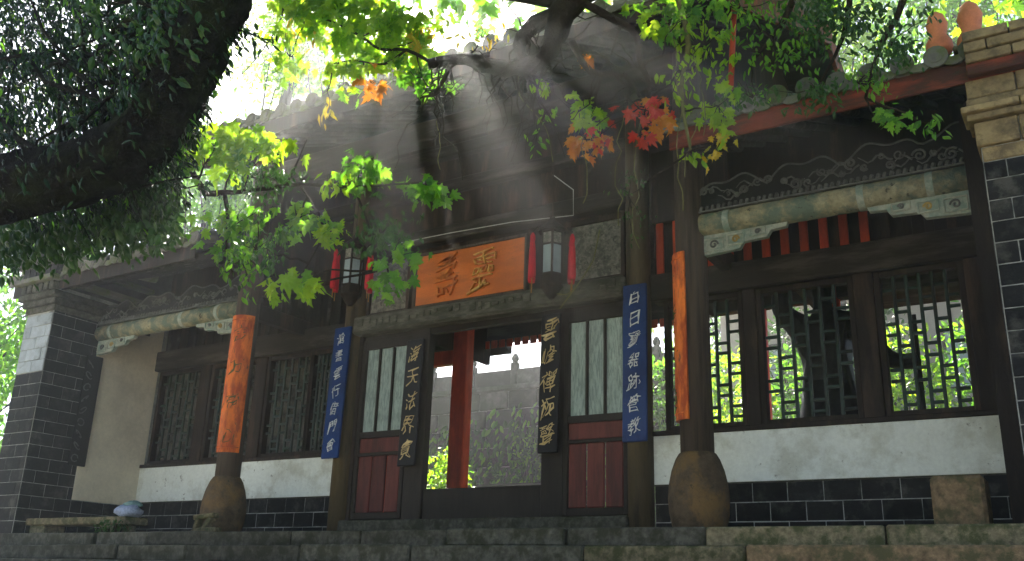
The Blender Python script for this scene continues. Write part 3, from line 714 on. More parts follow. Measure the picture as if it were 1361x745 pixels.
# dark hanging boards by the gable walls
s = thing('hanging_board', 'narrow dark carved board hung between slate brick and tan plaster', 'sign board', None, (XL+.03, -1.06, .95))
MB().bx(0, .03, -.13, .13, 0, 1.55, .01).build('board', M['black_board'], s)
for k in range(9): MB().tube([(.034, -.06+.05*math.cos(q*.8+k), .1+k*.165+.05*math.sin(q*.8)) for q in range(8)], .008, 5).build('carving', M['crest_edge'], s)
s = thing('iron_chain', 'dark chain hanging from the eave in front of the slate gable wall', 'chain', None, (XR+.08, -1.02, 1.1))
for k in range(16): 
    q0 = (k % 2)*R(90)
    MB().tube([(.024*math.cos(a)*math.cos(q0), .024*math.cos(a)*math.sin(q0), .05*math.sin(a)+k*.1) for a in [2*math.pi*j/10 for j in range(11)]], .011, 6).build('link', M['crest_edge'], s)
# electric cable
pts = [at(505, 328, -.25), at(600, 309, -.25), at(680, 295, -.25), at(762, 286, -.25), at(762, 252, -.25), at(735, 232, -.3)]
tag(MB().tube(pts, .006, 5).build('cable', M['cable']), 'thin pale electric cable tacked along the beam above the name plaque', 'cable')

# ================================================================ THINGS ON THE TERRACE
bn = thing('stone_bench', 'low mossy stone slab bench against the slate gable wall', 'bench', None, (-11.0, -1.45, 0))
MB().bx(-1.05, .95, -.18, .18, .115, .205, .015).build('seat_slab', M['stone'], bn)
for x_ in (-.82, .62): MB().bx(x_-.16, x_+.16, -.15, .15, 0, .117, .012).build('block', M['stone'], bn)
sk = thing('cloth_bundle', 'small blue white cloth bundle left on the stone bench', 'bundle', None, (-10.22, -1.45, .205))
def blob(name, c, r_, m, parent, seed, sub=(14, 9)):
    rs = random.Random(seed); vs = []; fs = []; nu, nv = sub; ph = [rs.uniform(0, 6) for _ in range(6)]
    for j in range(nv+1):
        th_ = math.pi*j/nv
        for i in range(nu):
            a = 2*math.pi*i/nu; d = 1+.10*math.sin(3*a+ph[0]+2*th_)+.07*math.sin(5*th_+2*a+ph[1])
            vs.append((c[0]+r_[0]*d*math.sin(th_)*math.cos(a), c[1]+r_[1]*d*math.sin(th_)*math.sin(a), c[2]+r_[2]*d*math.cos(th_)))
    for j in range(nv):
        for i in range(nu): fs.append((j*nu+i, (j+1)*nu+i, (j+1)*nu+(i+1) % nu, j*nu+(i+1) % nu))
    me = bpy.data.meshes.new(name); me.from_pydata(vs, [], fs); me.materials.append(m); me.polygons.foreach_set('use_smooth', [True]*len(fs)); return obj(name, me, parent)
blob('bundle', (0, 0, .07), (.20, .14, .085), M['sack'], sk, 1); blob('cloth', (.02, .03, .15), (.13, .10, .05), M['sack2'], sk, 5)
sb = MB().box((0, 0, .19), (.36, .34, .38), .025).build('stone_block', M['stone_red'], None, (-.93, -1.28, 0))
tag(sb, 'squat ochre stone block standing before the white sill wall', 'stone block')
cs = thing('broken_stones', 'loose broken stone pieces heaped at the foot of a column drum', 'rubble', None, (CL+.1, -1.42, 0))
for k, (x_, z_, a, ln) in enumerate(((-.02, .10, 75, .20), (.10, .20, 4, .34), (.14, .09, 50, .24), (.02, .04, 10, .2), (.24, .05, 0, .2))):
    MB().box((x_, 0, z_), (ln, .10, .055), .012, Matrix.Rotation(R(-a), 3, 'Y')).build('stone', M['stone'], cs)

# ---- pottery finials on the right parapet
def finial(label, p, s=1.0, pedestal=True):
    f = thing('roof_finial', label, 'finial', None, p)
    if pedestal:
        MB().box((0, 0, .10*s), (.24*s, .24*s, .20*s), .02).build('pedestal', M['stone_dark'], f)
        MB().box((0, 0, .215*s), (.30*s, .30*s, .04*s), .01).build('slab', M['stone'], f)
    h0 = .23*s if pedestal else 0
    me = MB().lathe([(.10*s, h0), (.125*s, h0+.05*s), (.12*s, h0+.12*s), (.075*s, h0+.20*s), (.09*s, h0+.26*s), (.10*s, h0+.33*s), (.07*s, h0+.42*s), (.02*s, h0+.47*s)], (0, 0, 0), 16).build('pot', M['salmon'], f, smooth=True)
    return f
finial('salmon pottery finial on square pedestal over the slate gable wall', at(1300, 100, YE+.1), .95)
finial('salmon pottery bulb standing on tiles without a pedestal', at(1250, 72, YE+.3), .85, False)

# ---- guardian statue in the right bay of the hall
def skin_body(name, verts, edges, radii, m, parent, root=0, sub=2):
    me = bpy.data.meshes.new(name); me.from_pydata(verts, edges, []); o = obj(name, me, parent)
    md = o.modifiers.new('skin', 'SKIN'); me.skin_vertices.data if me.skin_vertices else None
    if not me.skin_vertices: me.attributes
    dg = bpy.context.evaluated_depsgraph_get()
    for i, r_ in enumerate(radii):
        me.skin_vertices[0].data[i].radius = (r_, r_) if not hasattr(r_, '__len__') else r_
        me.skin_vertices[0].data[i].use_root = (i == root)
    sb_ = o.modifiers.new('sub', 'SUBSURF'); sb_.levels = sub; sb_.render_levels = sub
    me.materials.append(m); return o
st = thing('guardian_statue', 'dark guardian statue with outstretched fist behind a lattice window', 'statue', None, (-2.55, 1.9, 0))
MB().box((0, 0, .45), (1.1, .9, .9), .04).build('pedestal', M['stone_dark'], st)
V = [(0, 0, 1.75), (0, 0, 2.05), (0, 0, 2.4), (0, 0, 2.68), (0, -.02, 2.82), (0, -.03, 3.02), (0, -.02, 3.22),
     (.14, 0, 1.65), (.20, -.04, 1.25), (.22, 0, .93), (-.14, 0, 1.65), (-.18, 0, 1.25), (-.22, .02, .93),
     (.28, 0, 2.55), (.52, -.08, 2.25), (.72, -.16, 2.02), (.92, -.2, 1.98), (1.02, -.2, 2.0),
     (-.30, 0, 2.55), (-.50, -.1, 2.8), (-.42, -.16, 3.1), (-.40, -.16, 3.22)]
E_ = [(0, 1), (1, 2), (2, 3), (3, 4), (4, 5), (5, 6), (0, 7), (7, 8), (8, 9), (0, 10), (10, 11), (11, 12), (2, 13), (13, 14), (14, 15), (15, 16), (16, 17), (2, 18), (18, 19), (19, 20), (20, 21)]
RD = [.30, .26, .30, .14, .10, .16, .10, .22, .17, .15, .22, .17, .15, .16, .12, .10, .09, .11, .16, .12, .10, .11]
try:
    skin_body('body', V, E_, RD, M['statue'], st)
except Exception as ex:
    print('skin', ex)
MB().lathe([(.46, .92), (.42, 1.2), (.33, 1.6), (.30, 1.85)], (0, 0, 0), 18).build('robe', M['statue'], st, smooth=True)
MB().lathe([(.17, 3.14), (.16, 3.24), (.10, 3.34), (.05, 3.42), (.06, 3.48), (.01, 3.54)], (0, -.02, 0), 14).build('helmet', M['statue'], st, smooth=True)
MB().tube([(1.0, -.2, 1.2), (1.0, -.2, 2.5)], .025, 8).build('staff', M['statue'], st)

# ================================================================ BEHIND THE GATE
rw = thing('retaining_wall', 'tall grey stone retaining wall with balustrade seen through the doorway', 'wall', None, (0, 9.3, 0))
WX0, WX1, WT = -19.0, -7.4, 3.95
MB().bx(WX0, WX1, .03, .6, 0, WT).build('wall_core', M['mortar'], rw)
z = 0.0; r_ = 0
while z < WT-.1:
    h = .44; x = WX0-(.4 if r_ % 2 else 0)
    while x < WX1:
        L = rng.choice((.6, .8, .8, 1.0)); a, b_ = max(x, WX0), min(x+L, WX1)
        if b_-a > .1: piece('stone', ((a+b_)/2, .06+rng.uniform(-.02, .015), z+h/2), (round(b_-a-.02, 2), .14, h-.02), M['grey_stone'], rw, .025)
        x += L
    z += h; r_ += 1
MB().bx(WX0, WX1, -.10, .7, z, z+.12, .02).build('coping', M['grey_stone'], rw); zt = z+.12
i = 0; x = WX0+.3
while x < WX1:
    p = MB().box((x, .12, zt+.28), (.17, .17, .56), .015).lathe([(.05, zt+.56), (.085, zt+.62), (.09, zt+.68), (.05, zt+.76), (.01, zt+.79)], (x, .12, 0), 10).build('baluster_post', M['grey_stone'], rw)
    MB().bx(x+.085, x+1.115, .08, .16, zt+.02, zt+.40, .01).build('baluster_panel', M['grey_stone'], rw)
    x += 1.2
lr = thing('low_railing', 'low stone railing in the courtyard before the retaining wall', 'railing', None, (0, 7.6, 0))
for k in range(12):
    x = -13.5+k*.5
    piece('railing_post', (x, 0, .75), (.09, .09, 1.5), M['grey_stone'], lr, .015)
MB().bx(-13.7, -7.6, -.05, .05, 1.5, 1.6, .02).build('top_rail', M['grey_stone'], lr); MB().bx(-13.7, -7.6, -.04, .04, 1.0, 1.06, .02).build('middle_rail', M['grey_stone'], lr)
# pale house up the slope with an orange tiled eave
hs = thing('pale_house', 'pale house with orange tiled eave glimpsed through the lattice past the statue', 'house', None, (-5.0, 15.0, 0))
MB().bx(-3.4, 5.5, 0, 5, 0, 7.0).build('wall', M['house_wall'], hs)
rf = MB(); rf.add([(-3.9, -.8, 7.0), (6, -.8, 7.0), (6, 2.5, 9), (-3.9, 2.5, 9), (-3.9, -.8, 7.12), (6, -.8, 7.12), (6, 2.5, 9.12), (-3.9, 2.5, 9.12), (-3.9, 5.8, 7.0), (6, 5.8, 7.0), (-3.9, 5.8, 7.12), (6, 5.8, 7.12)],
    [(0, 3, 2, 1), (4, 5, 6, 7), (0, 1, 5, 4), (3, 8, 9, 2), (7, 6, 11, 10), (8, 10, 11, 9), (0, 4, 7, 3), (3, 7, 10, 8), (1, 2, 6, 5), (2, 9, 11, 6)])
rfo = rf.build('roof', M['orange_tile'], hs)
for k in range(34): MB().tube([(-3.8+k*.29, -.86, 7.17), (-3.8+k*.29, 2.5, 9.17)], .08, 8).build('tile_row', M['orange_tile'], rfo)
for x_ in (-2.2, .2, 2.6):
    wn = MB().bx(x_-.5, x_+.5, -.04, .02, 4.3, 5.9, .01).build('window', M['wood'], hs); MB().bx(x_-.42, x_+.42, -.06, -.035, 4.4, 5.8).build('pane', M['lantern_glass'], wn)
# garden bank behind the right bay
bk = MB(); nx, ny = 24, 10; vs_ = []
for j in range(ny+1):
    for i in range(nx+1):
        x = -8.0+i*.75; y = 7.2+j*.75; vs_.append((x, y, -.05+2.6*(1-math.exp(-max(0, y-7.2)*.5))*min(1, (x+8.0)/.8)+.12*math.sin(x*1.7+y)))
bk.add(vs_, [(j*(nx+1)+i, j*(nx+1)+i+1, (j+1)*(nx+1)+i+1, (j+1)*(nx+1)+i) for j in range(ny) for i in range(nx)])
tag(bk.build('garden_bank', M['soil'], smooth=True), kind='structure')

# ================================================================ VEGETATION
def leaf_shapes():
    pts = [(0, -.10), (.05, 0), (.20, -.06), (.34, -.02), (.27, .10), (.38, .20), (.54, .28), (.40, .36), (.25, .37), (.33, .55), (.28, .68), (.15, .60), (.10, .80), (0, 1.0)]
    pts = pts+[(-a, b) for a, b in reversed(pts[1:-1])]; n = len(pts); out = {}
    for v, (fold, droop, tw, kx) in enumerate(((.25, .18, .0, 1), (-.30, .35, .25, .9), (.55, .05, -.2, .8), (.10, .50, .15, 1.05), (-.15, -.2, -.3, .95))):
        r_ = random.Random(v)
        vs = [(x*kx*r_.uniform(.88, 1.1), y*r_.uniform(.93, 1.05), -fold*abs(x)-droop*y*y+tw*x*y+r_.uniform(-.03, .03)) for x, y in pts]+[(0, .25, .03)]
        out['maple%d' % v] = (vs, [(i, (i+1) % n, n) for i in range(n)])
    out['lance'] = ([(0, 0, 0), (.13, .3, -.04), (.10, .65, -.08), (0, 1, -.2), (-.10, .65, -.08), (-.13, .3, -.04), (0, .4, .02)], [(i, (i+1) % 6, 6) for i in range(6)])
    out['oval'] = ([(0, 0, 0), (.17, .2, -.06), (.24, .48, -.09), (.14, .78, -.13), (0, 1, -.22), (-.14, .78, -.13), (-.24, .48, -.09), (-.17, .2, -.06), (0, .45, .05)], [(i, (i+1) % 8, 8) for i in range(8)])
    return out
LS = leaf_shapes()
def rot_from(d, up):
    d = d.normalized(); n = up-d*up.dot(d); n = n.normalized() if n.length > 1e-5 else d.orthogonal().normalized()
    x = d.cross(n); return Matrix((x, d, n)).transposed()
def foliage(name, items, shape, m, parent, kind='stuff'):   # items: (pos, dir, up, size) -> one mesh
    sv, sf = LS[shape]; sv = np.array(sv); ns = len(sv); N = len(items)
    if N == 0: return None
    out = np.zeros((N*ns, 3))
    for i, (p, d, u, s) in enumerate(items):
        A = np.array(rot_from(d, u)); out[i*ns:(i+1)*ns] = sv @ A.T*s+np.array(p)
    fs = (np.array(sf)[None]+np.arange(N)[:, None, None]*ns).reshape(-1, 3)
    me = bpy.data.meshes.new(name); me.from_pydata(out.tolist(), [], fs.tolist()); me.materials.append(m); me.update()
    o = obj(name, me, parent); 
    if kind: o['kind'] = kind
    return o
LEAFME = {}
def leaf_obj(parent, p, d, u, s, shape, mk):
    k = (shape, mk)
    if k not in LEAFME:
        me = bpy.data.meshes.new('leaf'); me.from_pydata(LS[shape][0], [], LS[shape][1]); me.materials.append(LM[mk]); LEAFME[k] = me
    o = obj('leaf', LEAFME[k], parent)
    o.matrix_local = Matrix.Translation(p) @ rot_from(d, u).to_4x4() @ Matrix.Scale(s, 4)
    return o
def rv(r_=rng): 
    while True:
        v = Vector((r_.uniform(-1, 1), r_.uniform(-1, 1), r_.uniform(-1, 1)))
        if .05 < v.length < 1: return v
def wiggle(a, b, n, amp, r_=rng):
    a, b = Vector(a), Vector(b); L = (b-a).length; out = []; off = Vector()
    for i in range(n+1):
        t = i/n; off = off*.6+rv(r_)*amp*L
        out.append(a.lerp(b, t)+off*math.sin(math.pi*t)**.5 if 0 < i < n else a.lerp(b, t))
    return out

def refine(p, k=4):
    o = []
    for i in range(len(p)-1):
        p0, p1, p2, p3 = p[max(i-1, 0)], p[i], p[i+1], p[min(i+2, len(p)-1)]
        for j in range(k):
            t = j/k; o.append(.5*((2*p1)+(p2-p0)*t+(2*p0-5*p1+4*p2-p3)*t*t+(3*p1-p0-3*p2+p3)*t**3))
    o.append(p[-1]); return o
# ---- the dark evergreen whose leaning trunk crosses the top left
dt = thing('evergreen_tree', 'dark evergreen with a thick leaning trunk overhanging the stone bench bay', 'tree', None, (-5.5, -6.7, -2.13))
D0 = Vector(dt.location)
def ne(x_, y_, Y): return at(x_, y_, -9+(Y+9)*.58)
tp = [Vector((-5.5, -6.7, -2.2)), Vector((-5.45, -6.65, -.2)), ne(-140, 320, -4.7), ne(0, 255, -4.5), ne(110, 228, -4.3), ne(195, 180, -4.1), ne(245, 100, -4.0), ne(288, 5, -3.9), ne(325, -90, -3.8), ne(370, -260, -3.6)]
pp = refine(tp); rr_ = [.20-.05*i/len(pp)+rng.uniform(-.012, .012) for i in range(len(pp))]
tb = MB().tube([p-D0 for p in refine(pp, 4)], [r_ for r_ in rr_ for _ in range(4)][:(len(pp)-1)*4+1], 26)
nv = 26; vv = []
for i, p in enumerate(tb.v):
    ring, k = divmod(i, nv); c = sum((Vector(q) for q in tb.v[ring*nv:ring*nv+nv]), Vector())/nv
    f_ = 1+.07*math.sin(k*1.9+ring*.11)+.05*math.sin(k*3.7-ring*.23)+rng.uniform(-.035, .035); vv.append(tuple(c+(Vector(p)-c)*f_))
tb.v = vv; tb.build('trunk', M['bark'], dt, smooth=True)
iv_ = []
for k in range(520):      # leaves and creeper in front of the trunk
    c = pp[rng.randint(8, len(pp)-4)]; iv_.append((c-D0+Vector((rng.gauss(0, .16), -.20+rng.uniform(-.12, .05), rng.gauss(0, .17))), Vector((.45, 0, -.8))+rv()*1.0, Vector((0, -.8, .5))+rv()*.9, rng.uniform(.035, .10)))

items_d, items_g, glint = [], [], []
def px(x_, y_, Y): return ne(x_, y_, Y)
for k in range(46):
    a = pp[rng.randint(10, len(pp)-6)]
    tgt = px(rng.uniform(-60, 300), rng.uniform(-60, 280), rng.uniform(-4.2, -2.8))
    br = wiggle(a, tgt, 7, .07); MB().tube([p-D0 for p in br], [.022-.0027*i for i in range(8)], 6).build('branch', M['bark'], dt)
    for q in range(6):
        b0 = br[rng.randint(2, 7)]; e = b0+Vector((rng.uniform(-.06, .33), rng.uniform(-.1, .2), rng.uniform(-.36, .08)))
        tw = wiggle(b0, e, 4, .08)
        MB().tube([p-D0 for p in tw], [.005, .0045, .004, .003, .002], 4).build('twig', M['bark'], dt)
        for j in range(34):
            t = rng.random(); p = tw[min(3, int(t*4))].lerp(tw[min(4, int(t*4)+1)], t*4 % 1)+rv()*.03
            d = Vector((.55, .0, -.75))+rv()*.55
            items_d.append((p-D0, d, rv()+Vector((0, 0, .6)), rng.uniform(.045, .08)))
DX = []
def inside(x_, y_):      # rough outline of the dark crown in the view
    return (x_ < 300-.35*max(0, y_-60)) and (y_ < 215-.12*x_ + (90 if x_ > 150 else 25))
for k in range(34000):
    x_, y_ = rng.uniform(-120, 320), rng.uniform(-140, 330)
    if not inside(x_, y_): continue
    if y_ > 190 and rng.random() < .35: continue
    p = px(x_, y_, rng.uniform(-4.0, -1.6)); items_d.append((p-D0, Vector((.55, 0, -.75))+rv()*.6, rv()+Vector((0, 0, .6)), rng.uniform(.055, .105)))
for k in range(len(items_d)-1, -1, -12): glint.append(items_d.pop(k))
foliage('brighter_leaves', glint, 'lance', LM['green'], dt)  # scattered leaves coloured brighter to stand in for sunlit ones
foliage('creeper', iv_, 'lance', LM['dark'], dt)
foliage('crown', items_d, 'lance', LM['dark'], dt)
for k in range(420):
    x_ = rng.gauss(190, 50); y_ = rng.gauss(40, 35)
    p = px(x_, y_, rng.uniform(-4.4, -3.2)); items_g.append((p-D0, Vector((.4, 0, -.8))+rv()*.8, rv()+Vector((0, -.4, .6)), rng.uniform(.05, .095)))
for k in range(2600):
    x_ = rng.uniform(-20, 235); y_ = 292-.16*x_+rng.gauss(22, 24)
    p = px(x_, y_, rng.uniform(-3.8, -2.4)); items_g.append((p-D0, Vector((.4, 0, -.8))+rv()*.8, rv()+Vector((0, -.4, .6)), rng.uniform(.05, .095)))
foliage('brighter_leaves', items_g, 'oval', LM['dkgreen'], dt)  # evergreen leaves in a lighter green than the main crown

# ---- the maple: limbs across the top of the picture, hanging sprays of lobed leaves
mp = thing('maple_tree', 'maple with gnarled bare limbs and hanging sprays of green and red lobed leaves', 'tree', None, (2.0, -4.2, -2.13))
M0 = Vector(mp.location)
def limb(pxs, r0, r1, name='limb', m='bark2', n=8, k=3):
    p = refine([q if isinstance(q, Vector) else at(*q) for q in pxs], k); rr2 = [r0+(r1-r0)*i/(len(p)-1) for i in range(len(p))]
    rr2 = [x*rng.uniform(.88, 1.12) for x in rr2]
    MB().tube([q-M0 for q in p], rr2, n).build(name, M[m], mp, smooth=True); return p
limb([Vector((2.0, -4.2, -2.2)), Vector((1.95, -4.2, 0)), Vector((1.75, -4.1, 2.4)), Vector((1.2, -4.0, 4.0))], .30, .2, 'trunk', n=14)
mainl = limb([Vector((1.2, -4.0, 4.0)), (1250, -150, -3.9), (1050, -115, -3.8), (880, -70, -3.8), (775, -10, -3.8), (740, 25, -3.8)], .17, .085, 'limb', n=12)
twigs = []
twigs.append(limb([(748, 15, -3.8), (735, 55, -3.8), (715, 82, -3.8), (670, 92, -3.75), (620, 78, -3.7), (572, 84, -3.7)], .095, .04))
twigs.append(limb([(740, 20, -3.8), (712, 30, -3.8), (690, 60, -3.8), (700, 92, -3.75), (690, 95, -3.7)], .065, .035))
twigs.append(limb([(600, 80, -3.7), (590, 105, -3.7), (575, 125, -3.7), (560, 128, -3.7)], .022, .008))
twigs.append(limb([(575, 84, -3.7), (540, 66, -3.65), (505, 65, -3.6), (480, 48, -3.6), (440, 28, -3.5), (400, 14, -3.4)], .016, .007))
twigs.append(limb([(540, 66, -3.65), (510, 85, -3.6), (470, 80, -3.6), (440, 85, -3.5)], .012, .005))
twigs.append(limb([(380, -40, -3.4), (375, 20, -3.4), (350, 65, -3.4), (322, 98, -3.4)], .012, .004))
twigs.append(limb([(322, 98, -3.4), (320, 60, -3.4), (311, 35, -3.4)], .006, .004))
twigs.append(limb([(770, 0, -3.8), (815, 25, -3.7), (845, 45, -3.6), (850, 80, -3.6), (862, 110, -3.5), (860, 140, -3.5)], .035, .012))
twigs.append(limb([(760, 55, -3.8), (785, 95, -3.7), (830, 100, -3.6), (850, 128, -3.6)], .03, .01))
twigs.append(limb([(880, -70, -3.8), (905, 10, -3.6), (915, 60, -3.5), (905, 120, -3.5), (918, 200, -3.5)], .03, .01, m='moss'))
twigs.append(limb([(1050, -115, -3.8), (1060, -30, -3.5), (1040, 30, -3.4), (1000, 80, -3.3)], .035, .01))
twigs.append(limb([(1120, -120, -3.8), (1130, -20, -3.4), (1120, 50, -3.3), (1090, 110, -3.3)], .03, .008))
twigs.append(limb([(1200, -140, -3.8), (1200, 0, -3.4), (1170, 60, -3.3), (1150, 130, -3.2)], .03, .008))
# limb coming down on the left with the near green sprays
twigs.append(limb([(150, -260, -4.0), (215, 100, -4.7), (262, 240, -5.0), (298, 255, -5.0), (340, 252, -5.0), (400, 245, -5.0), (470, 248, -5.0), (560, 242, -5.0)], .03, .006))
twigs.append(limb([(298, 255, -5.0), (303, 290, -5.0), (300, 330, -5.0), (310, 365, -5.0)], .016, .006))
twigs.append(limb([(380, 248, -5.0), (395, 215, -5.0), (408, 185, -5.0)], .008, .004))
twigs.append(limb([(470, 248, -5.0), (490, 300, -5.0), (500, 360, -5.0)], .008, .004))
twigs.append(limb([(400, 248, -5.0), (430, 300, -5.0), (410, 350, -5.0), (390, 380, -5.0)], .008, .004))
# fine bare twigs round the gnarled branch
for k in range(80):
    tw = rng.choice(twigs[:3]+twigs[:2]+twigs[7:9]); a = tw[rng.randint(1, len(tw)-1)]
    e = a+Vector((rng.uniform(-.45, .45), rng.uniform(-.2, .2), rng.uniform(-.75, .35)))
    p = wiggle(a, e, 6, .12); MB().tube([q-M0 for q in p], [.009, .008, .007, .006, .005, .004, .003], 5).build('twig', M['bark2'], mp)
for (a, b_) in (((935, 130, -3.5), (910, 235, -3.5)), ((905, 110, -3.5), (908, 280, -3.4)), ((830, 150, -3.5), (822, 300, -3.4)), ((580, 160, -3.6), (585, 225, -3.6)), ((880, 20, -3.6), (912, 140, -3.5)), ((920, 60, -3.5), (935, 180, -3.5)), ((845, 130, -3.5), (850, 330, -3.3)), ((690, 95, -3.7), (735, 215, -3.6)), ((770, 150, -3.6), (775, 270, -3.6))):
    p = refine(wiggle(at(*a), at(*b_), 8, .06), 2); MB().tube([q-M0 for q in p], .0035, 5).build('hanging_vine', M['moss'], mp)
# leaf sprays: px centre, px spread, Y, colour, count, shape, leaf px, individual?
SPR = [
 (345, 185, 32, 14, -5.0, 'lime', 20, 'maple', 30, 1), (285, 195, 38, 20, -5.0, 'lime', 26, 'maple', 30, 1), (310, 215, 20, 16, -5.0, 'lime', 8, 'maple', 34, 1),
 (310, 300, 34, 34, -5.0, 'green', 40, 'maple', 24, 1), (320, 345, 30, 26, -5.5, 'green', 20, 'oval', 20, 1), (395, 290, 20, 20, -5.0, 'green', 12, 'maple', 30, 1),
 (430, 300, 22, 14, -5.0, 'lime', 10, 'maple', 28, 1), (480, 225, 34, 18, -5.0, 'green', 28, 'maple', 24, 1), (440, 245, 22, 10, -5.0, 'lime', 8, 'oval', 22, 1),
 (570, 250, 18, 14, -5.0, 'green', 15, 'maple', 28, 1), (505, 310, 30, 30, -5.0, 'dkgreen', 120, 'oval', 16, 0), (515, 350, 18, 26, -5.5, 'green', 14, 'maple', 26, 1),
 (380, 375, 18, 14, -5.5, 'lime', 6, 'maple', 34, 1), (415, 368, 16, 10, -5.5, 'lime', 4, 'maple', 34, 1), (350, 235, 45, 18, -5.0, 'dkgreen', 140, 'oval', 14, 0),
 (340, 330, 38, 34, -5.5, 'dkgreen', 110, 'oval', 14, 0), (245, 220, 30, 22, -5.0, 'green', 14, 'maple', 28, 1),
 (430, 0, 75, 55, -3.45, 'lime', 330, 'maple', 26, 0), (520, 40, 55, 50, -3.4, 'lime', 260, 'maple', 24, 0), (560, 100, 28, 18, -3.5, 'green', 40, 'maple', 22, 0), (460, 85, 26, 30, -3.45, 'lime', 60, 'maple', 24, 0),
 (385, 75, 30, 26, -3.45, 'lime', 50, 'maple', 22, 0), (405, 20, 14, 16, -3.3, 'yellow', 12, 'oval', 24, 1), (555, 55, 16, 12, -3.4, 'yellow', 12, 'maple', 26, 1), (640, 50, 24, 12, -3.6, 'yellow', 18, 'oval', 14, 1),
 (493, 110, 18, 8, -3.4, 'orange', 9, 'maple', 26, 1), (437, 155, 8, 14, -3.3, 'yellow', 6, 'oval', 20, 1), (720, 120, 10, 10, -3.6, 'lime', 5, 'maple', 26, 1), (783, 152, 22, 16, -3.5, 'lime', 20, 'maple', 26, 1),
 (778, 185, 24, 9, -3.5, 'orange', 18, 'maple', 24, 1), (795, 180, 10, 6, -3.5, 'red', 5, 'maple', 22, 1), (782, 75, 8, 5, -3.6, 'orange', 4, 'maple', 22, 1), (868, 145, 24, 9, -3.5, 'red', 14, 'maple', 26, 1), (862, 165, 18, 10, -3.5, 'orange', 8, 'maple', 24, 1), (850, 180, 10, 4, -3.5, 'red', 4, 'maple', 22, 1),
 (955, 140, 22, 28, -3.4, 'lime', 24, 'maple', 24, 1), (945, 190, 18, 16, -3.4, 'yellow', 8, 'maple', 20, 1), (880, 130, 18, 12, -3.5, 'orange', 4, 'maple', 26, 1), (920, 205, 14, 8, -3.4, 'lime', 6, 'oval', 20, 1),
 (900, 20, 60, 30, -3.5, 'green', 90, 'maple', 22, 0), (940, 60, 40, 40, -3.4, 'lime', 60, 'oval', 18, 0), (860, 30, 30, 20, -3.5, 'lime', 10, 'maple', 26, 1), (905, 95, 26, 34, -3.45, 'lime', 26, 'oval', 20, 1),
 (1100, 20, 80, 30, -3.35, 'dkgreen', 420, 'oval', 16, 0), (1180, 60, 40, 30, -3.3, 'dkgreen', 170, 'oval', 15, 0), (1030, 60, 50, 50, -3.4, 'green', 130, 'oval', 16, 0), (1090, 120, 50, 16, -3.3, 'dkgreen', 90, 'oval', 15, 0),
 (1000, 130, 40, 14, -3.3, 'dkgreen', 60, 'oval', 15, 0), (1165, 155, 22, 12, -3.2, 'green', 12, 'maple', 22, 1), (1235, 165, 14, 12, -3.2, 'green', 10, 'oval', 20, 1), (1140, 110, 30, 16, -3.3, 'green', 40, 'oval', 16, 0),
 (985, 10, 50, 30, -3.4, 'green', 80, 'oval', 16, 0), (725, 150, 20, 40, -3.6, 'green', 12, 'oval', 16, 1), (835, 260, 14, 50, -3.4, 'dkgreen', 50, 'oval', 9, 0),
]
stuff = {}; cand = []
for (cx_, cy_, sx, sy, Y, mk, n, shp, lp_, ind) in SPR:
    n2 = int(n*(2.1 if ind else 1.5)*(1.5 if (cx_ < 620 and cy_ > 170) else 1))
    cls = [(rng.gauss(cx_, sx*.55), rng.gauss(cy_, sy*.55)) for _ in range(max(2, n2//6))]      # leaves gather on twig ends
    ctr = at(cx_, cy_, Y); allp = [q for tw in twigs for q in tw]
    near = min(allp, key=lambda q: (q-ctr).length)
    if .05 < (near-ctr).length < 1.6:
        MB().tube([q-M0 for q in wiggle(near, ctr, 6, .06)], [.009, .008, .007, .006, .005, .0045, .004], 5).build('twig', M['bark2'], mp)
    for c_ in cls[:6]:
        MB().tube([q-M0 for q in wiggle(ctr, at(c_[0], c_[1]-5, Y), 4, .08)], [.004, .0036, .003, .0026, .002], 4).build('twig', M['bark2'], mp)
    for k in range(n2):
        c_ = cls[k % len(cls)]
        x_, y_ = rng.gauss(c_[0], 9), rng.gauss(c_[1], 7); P = at(x_, y_, Y+rng.gauss(0, .14))
        s = lp_*mpp(P)*rng.uniform(.42, .88)
        d = Vector((rng.uniform(-.7, .7), rng.uniform(-.5, .5), -.65))+rv()*.55
        u = Vector((rng.uniform(-.6, .6), -.7, .6))+rv()*.6
        sh = 'maple%d' % rng.randint(0, 4) if shp == 'maple' else shp
        if ind: cand.append((s, P-M0, d, u, sh, mk))
        else: stuff.setdefault((mk, sh), []).append((P-M0, d, u, s))
cand.sort(key=lambda a: -a[0])
for q, (s, p, d, u, sh, mk) in enumerate(cand):
    if q < 300: leaf_obj(mp, p, d, u, s, sh, mk)
    else: stuff.setdefault((mk, sh), []).append((p, d, u, s))
